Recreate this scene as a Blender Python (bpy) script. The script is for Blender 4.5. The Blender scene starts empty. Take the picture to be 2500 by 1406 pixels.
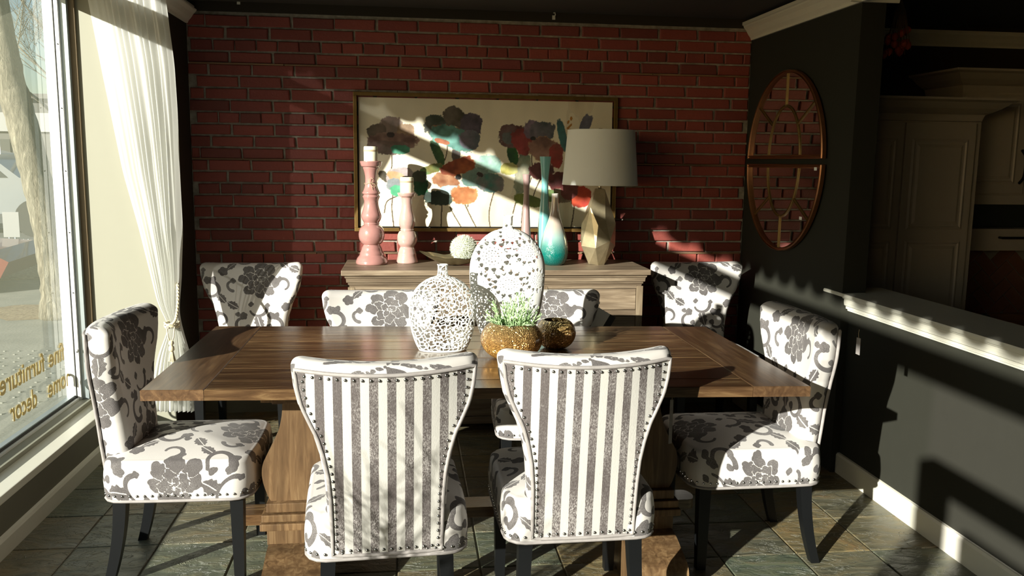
import bpy, bmesh, math, random
import numpy as np
from mathutils import Matrix, Vector
C = bpy.context.scene.collection
S = bpy.context.scene
PI = math.pi
# ------------------------------------------------------------------ camera
yaw, pitch, roll = math.radians(6.97), math.radians(8.34), math.radians(.73)
fw = Vector((math.sin(yaw)*math.cos(pitch), math.cos(yaw)*math.cos(pitch), -math.sin(pitch)))
rt = Vector((math.cos(yaw), -math.sin(yaw), 0)); up = rt.cross(fw)
r2 = rt*math.cos(roll)+up*math.sin(roll); u2 = up*math.cos(roll)-rt*math.sin(roll)
cam = bpy.data.cameras.new('camera'); cam.sensor_width = 36; cam.lens = 2095/2500*36; cam.clip_start = .05
co = bpy.data.objects.new('camera', cam); C.objects.link(co)
co.matrix_world = Matrix(((r2.x, u2.x, -fw.x, 0), (r2.y, u2.y, -fw.y, 0), (r2.z, u2.z, -fw.z, 1.47), (0, 0, 0, 1)))
S.camera = co
# ------------------------------------------------------------------ sky, sun, exposure
S.view_settings.view_transform = 'Standard'; S.view_settings.look = 'None'
S.view_settings.gamma = 1; S.view_settings.use_curve_mapping = False
S.view_settings.exposure = 0.0
SUN_E, SKY_E = 12.5, .12
w = bpy.data.worlds.new('sky'); S.world = w; w.use_nodes = True
nt = w.node_tree; nt.nodes.clear()
sk = nt.nodes.new('ShaderNodeTexSky'); sk.sky_type = 'NISHITA'; sk.sun_disc = False
sk.sun_elevation = math.radians(17); sk.sun_rotation = math.radians(225.9); sk.air_density = 1.0; sk.dust_density = .6
bg = nt.nodes.new('ShaderNodeBackground'); bg.inputs[1].default_value = SKY_E
wo = nt.nodes.new('ShaderNodeOutputWorld'); nt.links.new(sk.outputs[0], bg.inputs[0]); nt.links.new(bg.outputs[0], wo.inputs[0])
sl = bpy.data.lights.new('sun', 'SUN'); sl.energy = SUN_E; sl.angle = math.radians(.53); sl.color = (1, .955, .88)
so = bpy.data.objects.new('sun', sl); C.objects.link(so)
sd = Vector((.717, .696, -.305)).normalized()
so.rotation_mode = 'QUATERNION'; so.rotation_quaternion = sd.to_track_quat('-Z', 'Y'); so.location = (-6, -6, 6)
try:
    S.cycles.max_bounces = 10; S.cycles.diffuse_bounces = 5; S.cycles.transparent_max_bounces = 12
    S.cycles.caustics_reflective = False; S.cycles.caustics_refractive = False
    S.cycles.sample_clamp_indirect = 6
except Exception: pass

rnd = random.Random(7); rs = np.random.RandomState(5)
# ------------------------------------------------------------------ materials
class G:
    """small node graph helper"""
    def __init__(s, name):
        s.m = bpy.data.materials.new(name); s.m.use_nodes = True; s.t = s.m.node_tree
        s.p = s.t.nodes['Principled BSDF']; s.out = s.t.nodes['Material Output']
    def n(s, typ, ins=None, **kw):
        x = s.t.nodes.new('ShaderNode'+typ)
        for k, v in kw.items(): setattr(x, k, v)
        for k, v in (ins or {}).items():
            if isinstance(v, bpy.types.NodeSocket): s.t.links.new(v, x.inputs[k])
            else: x.inputs[k].default_value = v
        return x
    def link(s, a, b): s.t.links.new(a, b)
    def co(s, kind='Object', scale=(1, 1, 1), rot=(0, 0, 0)):
        c = s.n('TexCoord'); mp = s.n('Mapping', {'Vector': c.outputs[kind], 'Scale': scale, 'Rotation': rot}); return mp.outputs[0]
    def geo(s, scale=(1, 1, 1)):
        c = s.n('NewGeometry'); mp = s.n('Mapping', {'Vector': c.outputs['Position'], 'Scale': scale}); return mp.outputs[0]
    def noise(s, vec, scale=5, detail=4, rough=.55, dist=0):
        return s.n('TexNoise', {'Vector': vec, 'Scale': scale, 'Detail': detail, 'Roughness': rough, 'Distortion': dist}).outputs[0]
    def math(s, op, a, b=0.0, c=None):
        x = s.n('Math', operation=op)
        for i, v in enumerate((a, b) if c is None else (a, b, c)):
            if isinstance(v, bpy.types.NodeSocket): s.link(v, x.inputs[i])
            else: x.inputs[i].default_value = v
        return x.outputs[0]
    def ramp(s, fac, stops, interp='LINEAR'):
        x = s.n('ValToRGB', {'Fac': fac}); e = x.color_ramp; e.interpolation = interp
        while len(e.elements) < len(stops): e.elements.new(.5)
        for el, (p, c) in zip(e.elements, stops): el.position = p; el.color = (*c, 1) if len(c) == 3 else c
        return x.outputs[0]
    def mix(s, fac, a, b, typ='MIX'):
        x = s.n('Mix', data_type='RGBA', blend_type=typ)
        for i, v in ((0, fac), (6, a), (7, b)):
            if isinstance(v, bpy.types.NodeSocket): s.link(v, x.inputs[i])
            else: x.inputs[i].default_value = v if i == 0 else ((*v, 1) if len(v) == 3 else v)
        return x.outputs[2]
    def bump(s, h, strength=.3, dist=.01):
        b = s.n('Bump', {'Height': h, 'Strength': strength, 'Distance': dist}); s.link(b.outputs[0], s.p.inputs['Normal']); return b
    def set(s, **kw):
        for k, v in kw.items():
            k = {'color': 'Base Color', 'rough': 'Roughness', 'metal': 'Metallic', 'coat': 'Coat Weight', 'sheen': 'Sheen Weight', 'trans': 'Transmission Weight', 'ior': 'IOR', 'spec': 'Specular IOR Level', 'coatr': 'Coat Roughness'}.get(k, k)
            if isinstance(v, bpy.types.NodeSocket): s.link(v, s.p.inputs[k])
            else: s.p.inputs[k].default_value = (*v, 1) if isinstance(v, tuple) and len(v) == 3 else v
        return s
def plain(name, col, rough=.5, metal=0, var=.12, bump=0, nscale=14, **kw):
    g = G(name); n = g.noise(g.co(), nscale, 4)
    c = g.mix(n, tuple(x*(1-var) for x in col), tuple(min(1, x*(1+var)) for x in col))
    g.set(color=c, rough=rough, metal=metal, **kw)
    if bump: g.bump(g.noise(g.co(), nscale*6, 3), bump, .002)
    return g.m

def wood(name, cols, axis=0, rough=.3, scale=3.0, coord='Object', rndamt=1.0, coat=0.0, bump=.12):
    g = G(name); sc = [14, 14, 14]; sc[axis] = 1.1
    v = g.n('VectorMath', {0: g.co(coord, tuple(sc)), 1: g.n('CombineXYZ', {0: g.math('MULTIPLY', g.n('ObjectInfo').outputs['Random'], 31.0), 1: g.math('MULTIPLY', g.n('NewGeometry').outputs['Random Per Island'], 17.0)}).outputs[0]}, operation='ADD').outputs[0]
    n1 = g.noise(v, scale, 6, .6, 1.2)
    n2 = g.noise(v, scale*.35, 3, .5, .6)
    c = g.ramp(n1, [(.25, cols[0]), (.5, cols[1]), (.75, cols[2])])
    c = g.mix(g.math('MULTIPLY', g.ramp(n2, [(.35, (0, 0, 0)), (.68, (1, 1, 1))]), .75), c, cols[0])
    r = g.math('ADD', g.math('MULTIPLY', g.math('FRACT', g.math('ADD', g.n('ObjectInfo').outputs['Random'], g.n('NewGeometry').outputs['Random Per Island'])), .7*rndamt), 1-.35*rndamt)
    c = g.mix(1.0, c, g.n('CombineXYZ', {0: r, 1: r, 2: r}).outputs[0], 'MULTIPLY')
    g.set(color=c, rough=rough, coat=coat, coatr=.15)
    g.bump(n1, bump, .003)
    return g.m

def brick_mat():
    g = G('brick'); oi = g.n('ObjectInfo').outputs['Random']; ri = g.n('NewGeometry').outputs['Random Per Island']
    r = g.math('FRACT', g.math('ADD', g.math('MULTIPLY', oi, 7.31), ri))
    c = g.ramp(r, [(0, (.17, .035, .026)), (.45, (.26, .05, .036)), (.8, (.33, .066, .046)), (1, (.21, .038, .036))])
    pos = g.geo()
    c = g.mix(g.math('MULTIPLY', g.noise(pos, 30, 5, .7), .5), c, (.14, .035, .028))
    sp = g.ramp(g.noise(pos, 70, 4, .75), [(.66, (0, 0, 0)), (.74, (1, 1, 1))])
    c = g.mix(g.math('MULTIPLY', sp, .5), c, (.5, .38, .33))
    g.set(color=c, rough=.62); g.bump(g.noise(pos, 60, 6, .7), .5, .004); return g.m
def mortar_mat():
    g = G('mortar'); pos = g.geo()
    g.set(color=g.ramp(g.noise(pos, 25, 5), [(.3, (.2, .18, .15)), (.7, (.42, .38, .32))]), rough=.9); g.bump(g.noise(pos, 90, 5, .7), .8, .004); return g.m
def slate_mat():
    g = G('slate'); oi = g.n('ObjectInfo').outputs['Random']
    off = g.n('VectorMath', {0: g.geo(), 1: g.n('CombineXYZ', {0: g.math('MULTIPLY', oi, 40), 1: g.math('MULTIPLY', oi, 23)}).outputs[0]}, operation='ADD').outputs[0]
    st = g.n('Mapping', {'Vector': off, 'Scale': (2.2, 5, 1), 'Rotation': (0, 0, .5)}).outputs[0]
    n1 = g.noise(st, 2.2, 7, .62, 1.5)
    base = g.ramp(n1, [(.25, (.055, .055, .042)), (.45, (.12, .118, .088)), (.6, (.17, .15, .1)), (.75, (.19, .13, .075))])
    tint = g.ramp(oi, [(0, (.75, .95, .9)), (.4, (1, 1, .9)), (.7, (1.25, 1.05, .75)), (1, (.8, .85, .85))])
    c = g.mix(1.0, base, tint, 'MULTIPLY')
    cr = g.math('ABSOLUTE', g.math('SUBTRACT', g.noise(st, 1.5, 5, .6, 2.5), .5))
    ridge = g.ramp(cr, [(0, (1, 1, 1)), (.012, (0, 0, 0))])
    c = g.mix(g.math('MULTIPLY', ridge, .45), c, (.36, .36, .28))
    g.set(color=c, rough=g.ramp(n1, [(.3, (.28,)*3), (.7, (.5,)*3)]), spec=.6)
    h = g.math('ADD', g.math('MULTIPLY', n1, 1.0), g.math('MULTIPLY', ridge, .35)); g.bump(h, .8, .012); return g.m
def damask_mat():
    g = G('damask fabric'); at = g.n('Attribute', attribute_name='pat').outputs['Fac']
    co = g.co(); nz = g.noise(co, 260, 3, .7); weave = g.noise(g.co(scale=(1, .12, 1)), 900, 2, .6)
    e = g.math('ADD', at, g.math('MULTIPLY', g.math('SUBTRACT', nz, .5), .0022))
    mask = g.n('MapRange', {'Value': e, 'From Min': -.0004, 'From Max': .0006}).outputs[0]
    spk = g.ramp(g.noise(co, 520, 3, .8), [(.42, (0, 0, 0)), (.66, (1, 1, 1))])
    worn = g.ramp(g.noise(co, 7, 3, .6), [(.42, (0, 0, 0)), (.68, (1, 1, 1))])
    mot = g.mix(g.math('MULTIPLY', g.math('ADD', g.math('MULTIPLY', worn, .55), .25), spk), (.078, .069, .069), (.40, .38, .37))
    grd = g.mix(g.math('MULTIPLY', weave, .3), (.60, .57, .545), (.49, .46, .44))
    c = g.mix(mask, grd, mot)
    g.set(color=c, rough=g.n('MapRange', {'Value': mask, 'To Min': .42, 'To Max': .7}).outputs[0], sheen=.12)
    g.link(g.n('MapRange', {'Value': mask, 'To Min': .5, 'To Max': .15}).outputs[0], g.p.inputs['Specular IOR Level'])
    h = g.math('ADD', g.math('MULTIPLY', mask, .6), g.math('MULTIPLY', g.noise(co, 700, 2), .35)); g.bump(h, .5, .0016)
    return g.m
def stripe_mat():
    g = G('striped velvet'); c0 = g.n('TexCoord').outputs['Object']; x = g.n('SeparateXYZ', {0: c0}).outputs[0]
    f = g.math('FRACT', g.math('ADD', g.math('DIVIDE', x, .0495), 10.25))
    nz = g.noise(g.co(), 420, 3, .7)
    f = g.math('ADD', f, g.math('MULTIPLY', g.math('SUBTRACT', nz, .5), .05))
    mask = g.n('MapRange', {'Value': g.math('ABSOLUTE', g.math('SUBTRACT', f, .5)), 'From Min': .245, 'From Max': .262, 'To Min': 1, 'To Max': 0}).outputs[0]
    spk = g.ramp(g.noise(g.co(scale=(1, 1, .45)), 330, 4, .8), [(.45, (0, 0, 0)), (.64, (1, 1, 1))])
    worn = g.ramp(g.noise(g.co(), 5, 3, .6), [(.4, (0, 0, 0)), (.65, (1, 1, 1))])
    mot = g.mix(g.math('MULTIPLY', g.math('ADD', g.math('MULTIPLY', worn, .85), .15), spk), (.075, .06, .058), (.50, .47, .45))
    grd = g.mix(g.noise(g.co(scale=(1, 1, .05)), 500, 2), (.575, .555, .52), (.48, .465, .435))
    g.set(color=g.mix(mask, grd, mot), rough=g.n('MapRange', {'Value': mask, 'To Min': .38, 'To Max': .7}).outputs[0], sheen=.12)
    g.bump(g.math('ADD', g.math('MULTIPLY', mask, .5), g.math('MULTIPLY', spk, .3)), .5, .0014); return g.m
def glass_mat(name='window glass', haze=.055, hz=(.72, .8, .55)):
    g = G(name); t = g.n('BsdfTransparent', {'Color': (.93, .96, .92, 1)}); gl = g.n('BsdfGlossy', {'Roughness': .02, 'Color': (1, 1, 1, 1)})
    tr = g.n('BsdfTranslucent', {'Color': (*hz, 1)}); df = g.n('BsdfDiffuse', {'Color': (*hz, 1)})
    fr = g.n('Fresnel', {'IOR': 1.45}); m1 = g.n('MixShader', {0: fr.outputs[0], 1: t.outputs[0], 2: gl.outputs[0]})
    a = g.n('AddShader', {0: tr.outputs[0], 1: df.outputs[0]}); 
    m2 = g.n('MixShader', {0: haze, 1: m1.outputs[0], 2: tr.outputs[0]}); g.link(m2.outputs[0], g.out.inputs[0]); return g.m
def curtain_mat():
    g = G('sheer curtain'); t = g.n('BsdfTransparent', {'Color': (1, 1, 1, 1)}); tr = g.n('BsdfTranslucent', {'Color': (.6, .6, .57, 1)}); df = g.n('BsdfDiffuse', {'Color': (.88, .88, .84, 1)})
    a = g.n('MixShader', {0: .5, 1: tr.outputs[0], 2: df.outputs[0]})
    wv = g.noise(g.co(scale=(1, 1, 1)), 900, 2); fac = g.n('MapRange', {'Value': wv, 'From Min': .3, 'From Max': .7, 'To Min': .9, 'To Max': 1.0}).outputs[0]
    m = g.n('MixShader', {0: fac, 1: t.outputs[0], 2: a.outputs[0]}); g.link(m.outputs[0], g.out.inputs[0]); return g.m
def crackle_mat(name, dark, mid, bright, metal=.85):
    g = G(name); v = g.n('TexVoronoi', {'Vector': g.co(), 'Scale': 150.0}, feature='DISTANCE_TO_EDGE').outputs[0]
    v2 = g.n('TexVoronoi', {'Vector': g.co(), 'Scale': 55.0, 'Randomness': 1.0}, feature='DISTANCE_TO_EDGE').outputs[0]
    z = g.n('SeparateXYZ', {0: g.n('TexCoord').outputs['Generated']}).outputs[2]
    base = g.ramp(z, [(0, bright), (.45, mid), (1, dark)])
    crk = g.ramp(g.math('MINIMUM', g.math('MULTIPLY', v, 1.6), v2), [(.0, (1, 1, 1)), (.09, (0, 0, 0))])
    c = g.mix(g.math('MULTIPLY', crk, .6), base, tuple(x*.3 for x in mid))
    g.set(color=c, rough=g.math('ADD', g.math('MULTIPLY', g.noise(g.co(), 90, 3), .25), .12), metal=metal, coat=.6); g.bump(g.math('ADD', g.math('MULTIPLY', v, 1.5), v2), .9, .006); return g.m
def teal_mat():
    g = G('ombre crackle glass'); z = g.n('SeparateXYZ', {0: g.n('TexCoord').outputs['Generated']}).outputs[2]
    base = g.ramp(z, [(0, (.0, .08, .07)), (.16, (.0, .2, .165)), (.27, (.08, .3, .26)), (.4, (.33, .5, .46)), (.55, (.5, .43, .36)), (.8, (.52, .40, .33)), (1, (.75, .7, .66))])
    v = g.n('TexVoronoi', {'Vector': g.co(), 'Scale': 170.0}, feature='DISTANCE_TO_EDGE').outputs[0]
    low = g.ramp(z, [(.2, (1, 1, 1)), (.36, (0, 0, 0))]); crk = g.math('MULTIPLY', g.ramp(v, [(0, (1, 1, 1)), (.1, (0, 0, 0))]), low)
    g.set(color=g.mix(g.math('MULTIPLY', crk, .6), base, (.0, .04, .04)), rough=.16, coat=.8, trans=.15); g.bump(g.math('MULTIPLY', v, low), .6, .004); return g.m
def bark_mat():
    g = G('bark'); v = g.co(scale=(1, 1, .22)); n = g.noise(v, 30, 6, .7, .6)
    g.set(color=g.ramp(n, [(.3, (.07, .06, .04)), (.5, (.18, .16, .115)), (.7, (.33, .30, .22))]), rough=.9); g.bump(n, 1, .03); return g.m
def ground_mat(name, a, b, scale=3, bump=.3):
    g = G(name); p = g.geo(); g.set(color=g.ramp(g.noise(p, scale, 6, .65), [(.3, a), (.7, b)]), rough=.85); g.bump(g.noise(p, scale*20, 4), bump, .01); return g.m
def paint_mat():
    g = G('painted canvas'); at = g.n('Attribute', attribute_name='col').outputs['Color']
    n = g.noise(g.co(), 45, 5, .7); c = g.mix(g.math('MULTIPLY', n, .22), at, (.55, .5, .4), 'OVERLAY')
    g.set(color=c, rough=.55); g.bump(g.noise(g.co(), 160, 4, .7), .4, .002); return g.m

M = {}
M['brick'] = brick_mat(); M['mortar'] = mortar_mat(); M['slate'] = slate_mat(); M['damask'] = damask_mat(); M['stripe'] = stripe_mat()
M['glass'] = glass_mat(); M['curtain'] = curtain_mat(); M['bark'] = bark_mat(); M['paint'] = paint_mat()
M['grout'] = plain('grout', (.33, .32, .26), .9, bump=.3)
M['darkwall'] = plain('dark charcoal wall paint', (.029, .029, .0225), .8, var=.05, bump=.08, spec=.12)
M['brownwall'] = plain('dark brown wall paint', (.04, .033, .024), .8, var=.05, bump=.05, spec=.15)
M['beige'] = plain('cream wall paint', (.30, .292, .228), .6, var=.02, bump=.05)
M['olive'] = plain('olive grey wall paint', (.16, .15, .11), .6, var=.04)
M['trim'] = plain('cream gloss trim paint', (.74, .72, .62), .35, var=.03)
M['ceil'] = plain('dark ceiling paint', (.05, .042, .032), .8, var=.03)
M['frame'] = plain('white window frame', (.86, .87, .86), .4, var=.03)
M['alu'] = plain('weathered aluminium', (.42, .48, .5), .35, .6, var=.1)
M['gap'] = plain('dark rubber gasket', (.03, .03, .03), .7)
M['brownstrip'] = plain('brown wood stop', (.26, .19, .11), .5)
M['black'] = plain('black painted wood', (.005, .0055, .006), .42, var=.1, spec=.3)
M['iron'] = plain('black iron', (.01, .01, .01), .45, .5)
M['nail'] = plain('pewter nailhead', (.34, .33, .31), .25, 1)
M['piping'] = plain('grey piping fabric', (.31, .285, .275), .6, var=.3, nscale=40)
TW = [(.038, .019, .009), (.12, .066, .03), (.31, .20, .095)]
M['table'] = wood('table wood', TW, 0, .24, coat=.35)
M['tabley'] = wood('table wood across', [(.045, .023, .011), (.105, .057, .027), (.20, .12, .058)], 1, .3, coat=.35)
M['pedestal'] = wood('pedestal wood', [(.055, .03, .014), (.155, .09, .042), (.29, .19, .095)], 2, .38, rndamt=.5)
M['dresser'] = wood('greyed mango wood', [(.09, .062, .04), (.22, .165, .11), (.36, .285, .2)], 0, .45, rndamt=.4)
M['dressery'] = wood('greyed mango wood upright', [(.12, .085, .055), (.25, .19, .12), (.35, .28, .19)], 2, .45, rndamt=.3)
M['lath'] = wood('old lath wood', [(.12, .06, .03), (.24, .14, .07), (.33, .2, .11)], 0, .7)
M['gold'] = plain('antique gold', (.25, .155, .05), .38, .7, var=.35, nscale=25)
M['copper'] = plain('copper gold frame', (.34, .15, .065), .35, .8, var=.3, nscale=20)
M['blackgap'] = plain('black painted recess', (.012, .012, .012), .6)
M['mirror'] = plain('mirror glass', (.86, .88, .86), .01, 1, var=.0)
M['pink'] = plain('dusty pink glazed ceramic', (.40, .20, .18), .16, var=.22, nscale=18, coat=1.0)
M['pink2'] = plain('pale pink glazed ceramic', (.50, .32, .285), .16, var=.18, nscale=18, coat=1.0)
M['wax'] = plain('cream candle wax', (.85, .82, .62), .45, var=.03)
M['twine'] = plain('twine', (.5, .38, .24), .8)
M['teal'] = plain('teal satin glass', (.16, .42, .42), .28, var=.1, coat=.5)
M['mauve'] = plain('mauve satin glass', (.33, .22, .21), .4, var=.06)
M['ombre'] = teal_mat()
M['brass'] = plain('brushed champagne brass', (.50, .42, .27), .34, .75, var=.25, nscale=30, bump=.15)
M['brasslow'] = plain('aged brass dish', (.38, .33, .2), .32, .8, var=.3, nscale=35, bump=.2)
M['shade'] = plain('pale grey lamp shade', (.84, .86, .83), .8, var=.02)
M['ceramic'] = plain('white pierced ceramic', (.86, .86, .83), .35, var=.03, bump=.1)
M['amber'] = crackle_mat('amber crackle glass', (.38, .27, .12), (.62, .32, .09), (.95, .50, .1), .6)
M['amber2'] = crackle_mat('dark amber crackle glass', (.45, .36, .15), (.6, .3, .09), (.9, .42, .1), .5)
M['sprig'] = plain('grey green foliage', (.38, .55, .27), .55, var=.25, nscale=60)
M['ball'] = plain('pale sage artificial foliage', (.7, .73, .6), .7, var=.25, nscale=90)
M['rope'] = plain('cream twisted rope', (.62, .55, .38), .7, var=.25, nscale=60)
M['paper'] = plain('white paper', (.88, .88, .87), .6, var=.01)
M['blackcard'] = plain('black card', (.012, .011, .013), .6)
M['kitchen'] = plain('taupe kitchen cabinet paint', (.42, .375, .31), .45, var=.04)
M['splash'] = plain('brown ceramic tile', (.24, .11, .06), .35, var=.25, nscale=9)
M['worktop'] = wood('kitchen worktop wood', [(.2, .08, .03), (.35, .16, .06), (.42, .2, .09)], 0, .4)
M['recess'] = plain('dark glass', (.02, .025, .02), .2)
M['sidewalk'] = ground_mat('sidewalk concrete', (.15, .15, .125), (.24, .235, .195), 2)
M['street'] = ground_mat('asphalt', (.10, .105, .105), (.14, .145, .14), 1.5)
M['leaves'] = ground_mat('leaf litter', (.14, .08, .04), (.42, .33, .2), 25, 1)
M['kerb'] = plain('kerb concrete', (.42, .41, .37), .8)
M['carwhite'] = plain('silver white car paint', (.25, .27, .28), .3, .2, var=.03, coat=.6)
M['carred'] = plain('maroon car paint', (.16, .03, .02), .3, .1, var=.03, coat=.6)
M['carglass'] = plain('tinted car glass', (.04, .05, .055), .08, var=.05)
M['tyre'] = plain('tyre rubber', (.02, .02, .02), .8)
M['building'] = plain('far building wall', (.08, .077, .068), .8, var=.25, nscale=1.2)
M['buildwhite'] = plain('far pale fascia', (.25, .25, .24), .7, var=.1, nscale=1)
M['signred'] = plain('red sign', (.6, .03, .03), .4); M['signgreen'] = plain('green sign', (.02, .35, .14), .4)
M['letter'] = plain('gold vinyl lettering', (.55, .40, .12), .5, .2, var=.05)
M['awning'] = plain('dark canvas awning', (.03, .05, .04), .8)
M['dried'] = plain('dried orange petals', (.42, .07, .03), .7, var=.5, nscale=30)
M['straw'] = plain('dried stems', (.2, .14, .06), .8, var=.3)
M['darkplant'] = plain('dark green plant', (.03, .09, .03), .6)
M['paver'] = plain('tactile paver dot', (.2, .2, .17), .8)

# ------------------------------------------------------------------ object helpers
def link(name, verts, faces, mat, parent=None, smooth=False, loc=None):
    me = bpy.data.meshes.new(name); me.from_pydata([tuple(map(float, v)) for v in verts] if not isinstance(verts, np.ndarray) else verts.tolist(), [], faces)
    me.materials.append(mat)
    if smooth: me.polygons.foreach_set('use_smooth', [True]*len(me.polygons))
    me.update()
    return lo(name, me, parent, loc)
def lo(name, me, parent=None, loc=None):
    o = bpy.data.objects.new(name, me); C.objects.link(o)
    if parent is not None: o.parent = parent
    if loc is not None: o.location = loc
    return o
def thing(name, label, cat, loc=(0, 0, 0), rz=0, group=None):
    o = bpy.data.objects.new(name, None); C.objects.link(o); o.location = loc; o.rotation_euler = (0, 0, rz); o.empty_display_size = .05
    return tag(o, label, cat, group)
def tag(o, label, cat, group=None):
    o['label'] = label; o['category'] = cat
    if group: o['group'] = group
    return o
def struct(name): 
    o = bpy.data.objects.new(name, None); C.objects.link(o); o['kind'] = 'structure'; return o
class MB:
    def __init__(s): s.v = []; s.f = []
    def add(s, v, f):
        k = len(s.v); s.v += [tuple(p) for p in v]; s.f += [tuple(i+k for i in q) for q in f]; return s
    def box(s, x0, x1, y0, y1, z0, z1, b=0.0):
        if b <= 0:
            v = [(x, y, z) for z in (z0, z1) for x, y in ((x0, y0), (x1, y0), (x1, y1), (x0, y1))]
            return s.add(v, [(3, 2, 1, 0), (4, 5, 6, 7), (0, 1, 5, 4), (1, 2, 6, 5), (2, 3, 7, 6), (3, 0, 4, 7)])
        bm = bmesh.new(); bmesh.ops.create_cube(bm, size=1)
        for q in bm.verts: q.co = ((x0+x1)/2+q.co.x*(x1-x0), (y0+y1)/2+q.co.y*(y1-y0), (z0+z1)/2+q.co.z*(z1-z0))
        bmesh.ops.bevel(bm, geom=bm.edges[:], offset=b, segments=2, profile=.7, affect='EDGES')
        bm.verts.ensure_lookup_table(); s.add([q.co[:] for q in bm.verts], [tuple(q.index for q in f.verts) for f in bm.faces]); bm.free(); return s
    def prism(s, poly, h0, h1, ax='z'):
        n = len(poly); f3 = {'z': lambda p, h: (p[0], p[1], h), 'y': lambda p, h: (p[0], h, p[1]), 'x': lambda p, h: (h, p[0], p[1])}[ax]
        v = [f3(p, h0) for p in poly]+[f3(p, h1) for p in poly]
        return s.add(v, [tuple(range(n))[::-1], tuple(range(n, 2*n))]+[(i, (i+1) % n, n+(i+1) % n, n+i) for i in range(n)])
    def tube(s, pts, r, seg=8, closed=False, caps=True):
        P = [Vector(p) for p in pts]; n = len(P); R = r if hasattr(r, '__len__') else [r]*n; v = []; f = []; prev = None
        for i in range(n):
            a = P[(i-1) % n] if (closed or i > 0) else P[i]; b = P[(i+1) % n] if (closed or i < n-1) else P[i]
            t = (b-a).normalized() if (b-a).length > 1e-9 else Vector((0, 0, 1))
            if prev is None: nrm = t.orthogonal().normalized()
            else:
                nrm = prev-t*prev.dot(t); nrm = nrm.normalized() if nrm.length > 1e-6 else t.orthogonal().normalized()
            prev = nrm; bn = t.cross(nrm)
            for k in range(seg):
                an = 2*PI*k/seg; v.append(P[i]+(nrm*math.cos(an)+bn*math.sin(an))*R[i])
        m = n if closed else n-1
        for i in range(m):
            for k in range(seg): f.append((i*seg+k, i*seg+(k+1) % seg, ((i+1) % n)*seg+(k+1) % seg, ((i+1) % n)*seg+k))
        if caps and not closed: f.append(tuple(range(seg))[::-1]); f.append(tuple((n-1)*seg+k for k in range(seg)))
        return s.add(v, f)
    def lathe(s, prof, seg=40, cx=0, cy=0, fx=1, fy=1):
        n = len(prof); v = []; f = []
        for r, z in prof:
            for k in range(seg): a = 2*PI*k/seg; v.append((cx+r*math.cos(a)*fx, cy+r*math.sin(a)*fy, z))
        for i in range(n-1):
            for k in range(seg): f.append((i*seg+k, i*seg+(k+1) % seg, (i+1)*seg+(k+1) % seg, (i+1)*seg+k))
        if prof[0][0] > 1e-6: f.append(tuple(range(seg))[::-1])
        if prof[-1][0] > 1e-6: f.append(tuple((n-1)*seg+k for k in range(seg)))
        return s.add(v, f)
    def mesh(s, name, mat, smooth=False, ang=None):
        me = bpy.data.meshes.new(name); me.from_pydata(s.v, [], s.f); me.materials.append(mat)
        if smooth: me.polygons.foreach_set('use_smooth', [True]*len(me.polygons))
        me.update()
        if smooth and ang is not None:
            try: me.set_sharp_from_angle(angle=math.radians(ang))
            except Exception: pass
        return me
    def obj(s, name, mat, parent=None, smooth=False, ang=None, loc=None): return lo(name, s.mesh(name, mat, smooth, ang), parent, loc)
def dup(root, loc, rz, label=None, group=None):
    r = root.copy(); C.objects.link(r); r.location = loc; r.rotation_euler = (0, 0, rz)
    if label: r['label'] = label
    if group: r['group'] = group
    for ch in list(root.children):
        c = ch.copy(); C.objects.link(c); c.parent = r
        for g in ch.children: d = g.copy(); C.objects.link(d); d.parent = c
    return r
def smoothcurve(pts, n=6):
    P = [np.array(p, float) for p in pts]; P = [2*P[0]-P[1]]+P+[2*P[-1]-P[-2]]; out = []
    for i in range(1, len(P)-2):
        for k in range(n):
            t = k/n; a, b, c, d = P[i-1:i+3]
            out.append(tuple(.5*((2*b)+(-a+c)*t+(2*a-5*b+4*c-d)*t*t+(-a+3*b-3*c+d)*t**3)))
    out.append(tuple(P[-2])); return out

# ================================================================== SETTING
YB = 5.04
# ---- floor: slate tiles, each its own piece
fl = link('floor', [(-1.6, -3.1, -.006), (5.3, -3.1, -.006), (5.3, 5.2, -.006), (-1.6, 5.2, -.006)], [(0, 1, 2, 3)], M['grout']); fl['kind'] = 'structure'
PT = .3035
tile_me = []
for k in range(6):
    r = random.Random(k); j = lambda: r.uniform(-.0016, .0016); h = .1488; b = .1458
    v = [(-h+j(), -h+j(), -.006), (h+j(), -h+j(), -.006), (h+j(), h+j(), -.006), (-h+j(), h+j(), -.006), (-h+j(), -h+j(), -.002), (h+j(), -h+j(), -.002), (h+j(), h+j(), -.002), (-h+j(), h+j(), -.002), (-b, -b, 0), (b, -b, 0), (b, b, 0), (-b, b, 0)]
    f = [(0, 1, 5, 4), (1, 2, 6, 5), (2, 3, 7, 6), (3, 0, 4, 7), (4, 5, 9, 8), (5, 6, 10, 9), (6, 7, 11, 10), (7, 4, 8, 11), (8, 9, 10, 11)]
    me = bpy.data.meshes.new('tile'); me.from_pydata(v, [], f); me.materials.append(M['slate']); tile_me.append(me)
rest = MB(); ntile = 0
for i in range(-6, 17):
    for j in range(-20, 8):
        x = .258+PT*(i+.5); y = 2.953+PT*(j+.5)
        if x-.15 < -1.62 or y > 5.15 or y < -3: continue
        if x < 2.15 and y > 2.3 and x > -1.6:
            o = lo('tile', tile_me[(i*7+j*3) % 6], fl, (x, y, 0)); o.rotation_euler = (0, 0, ((i+j) % 4)*PI/2); ntile += 1
        else:
            h = .1465; rest.box(x-h, x+h, y-h, y+h, -.006, 0)
o = rest.obj('tile_field', M['slate'], fl); o['kind'] = 'stuff'

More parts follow.
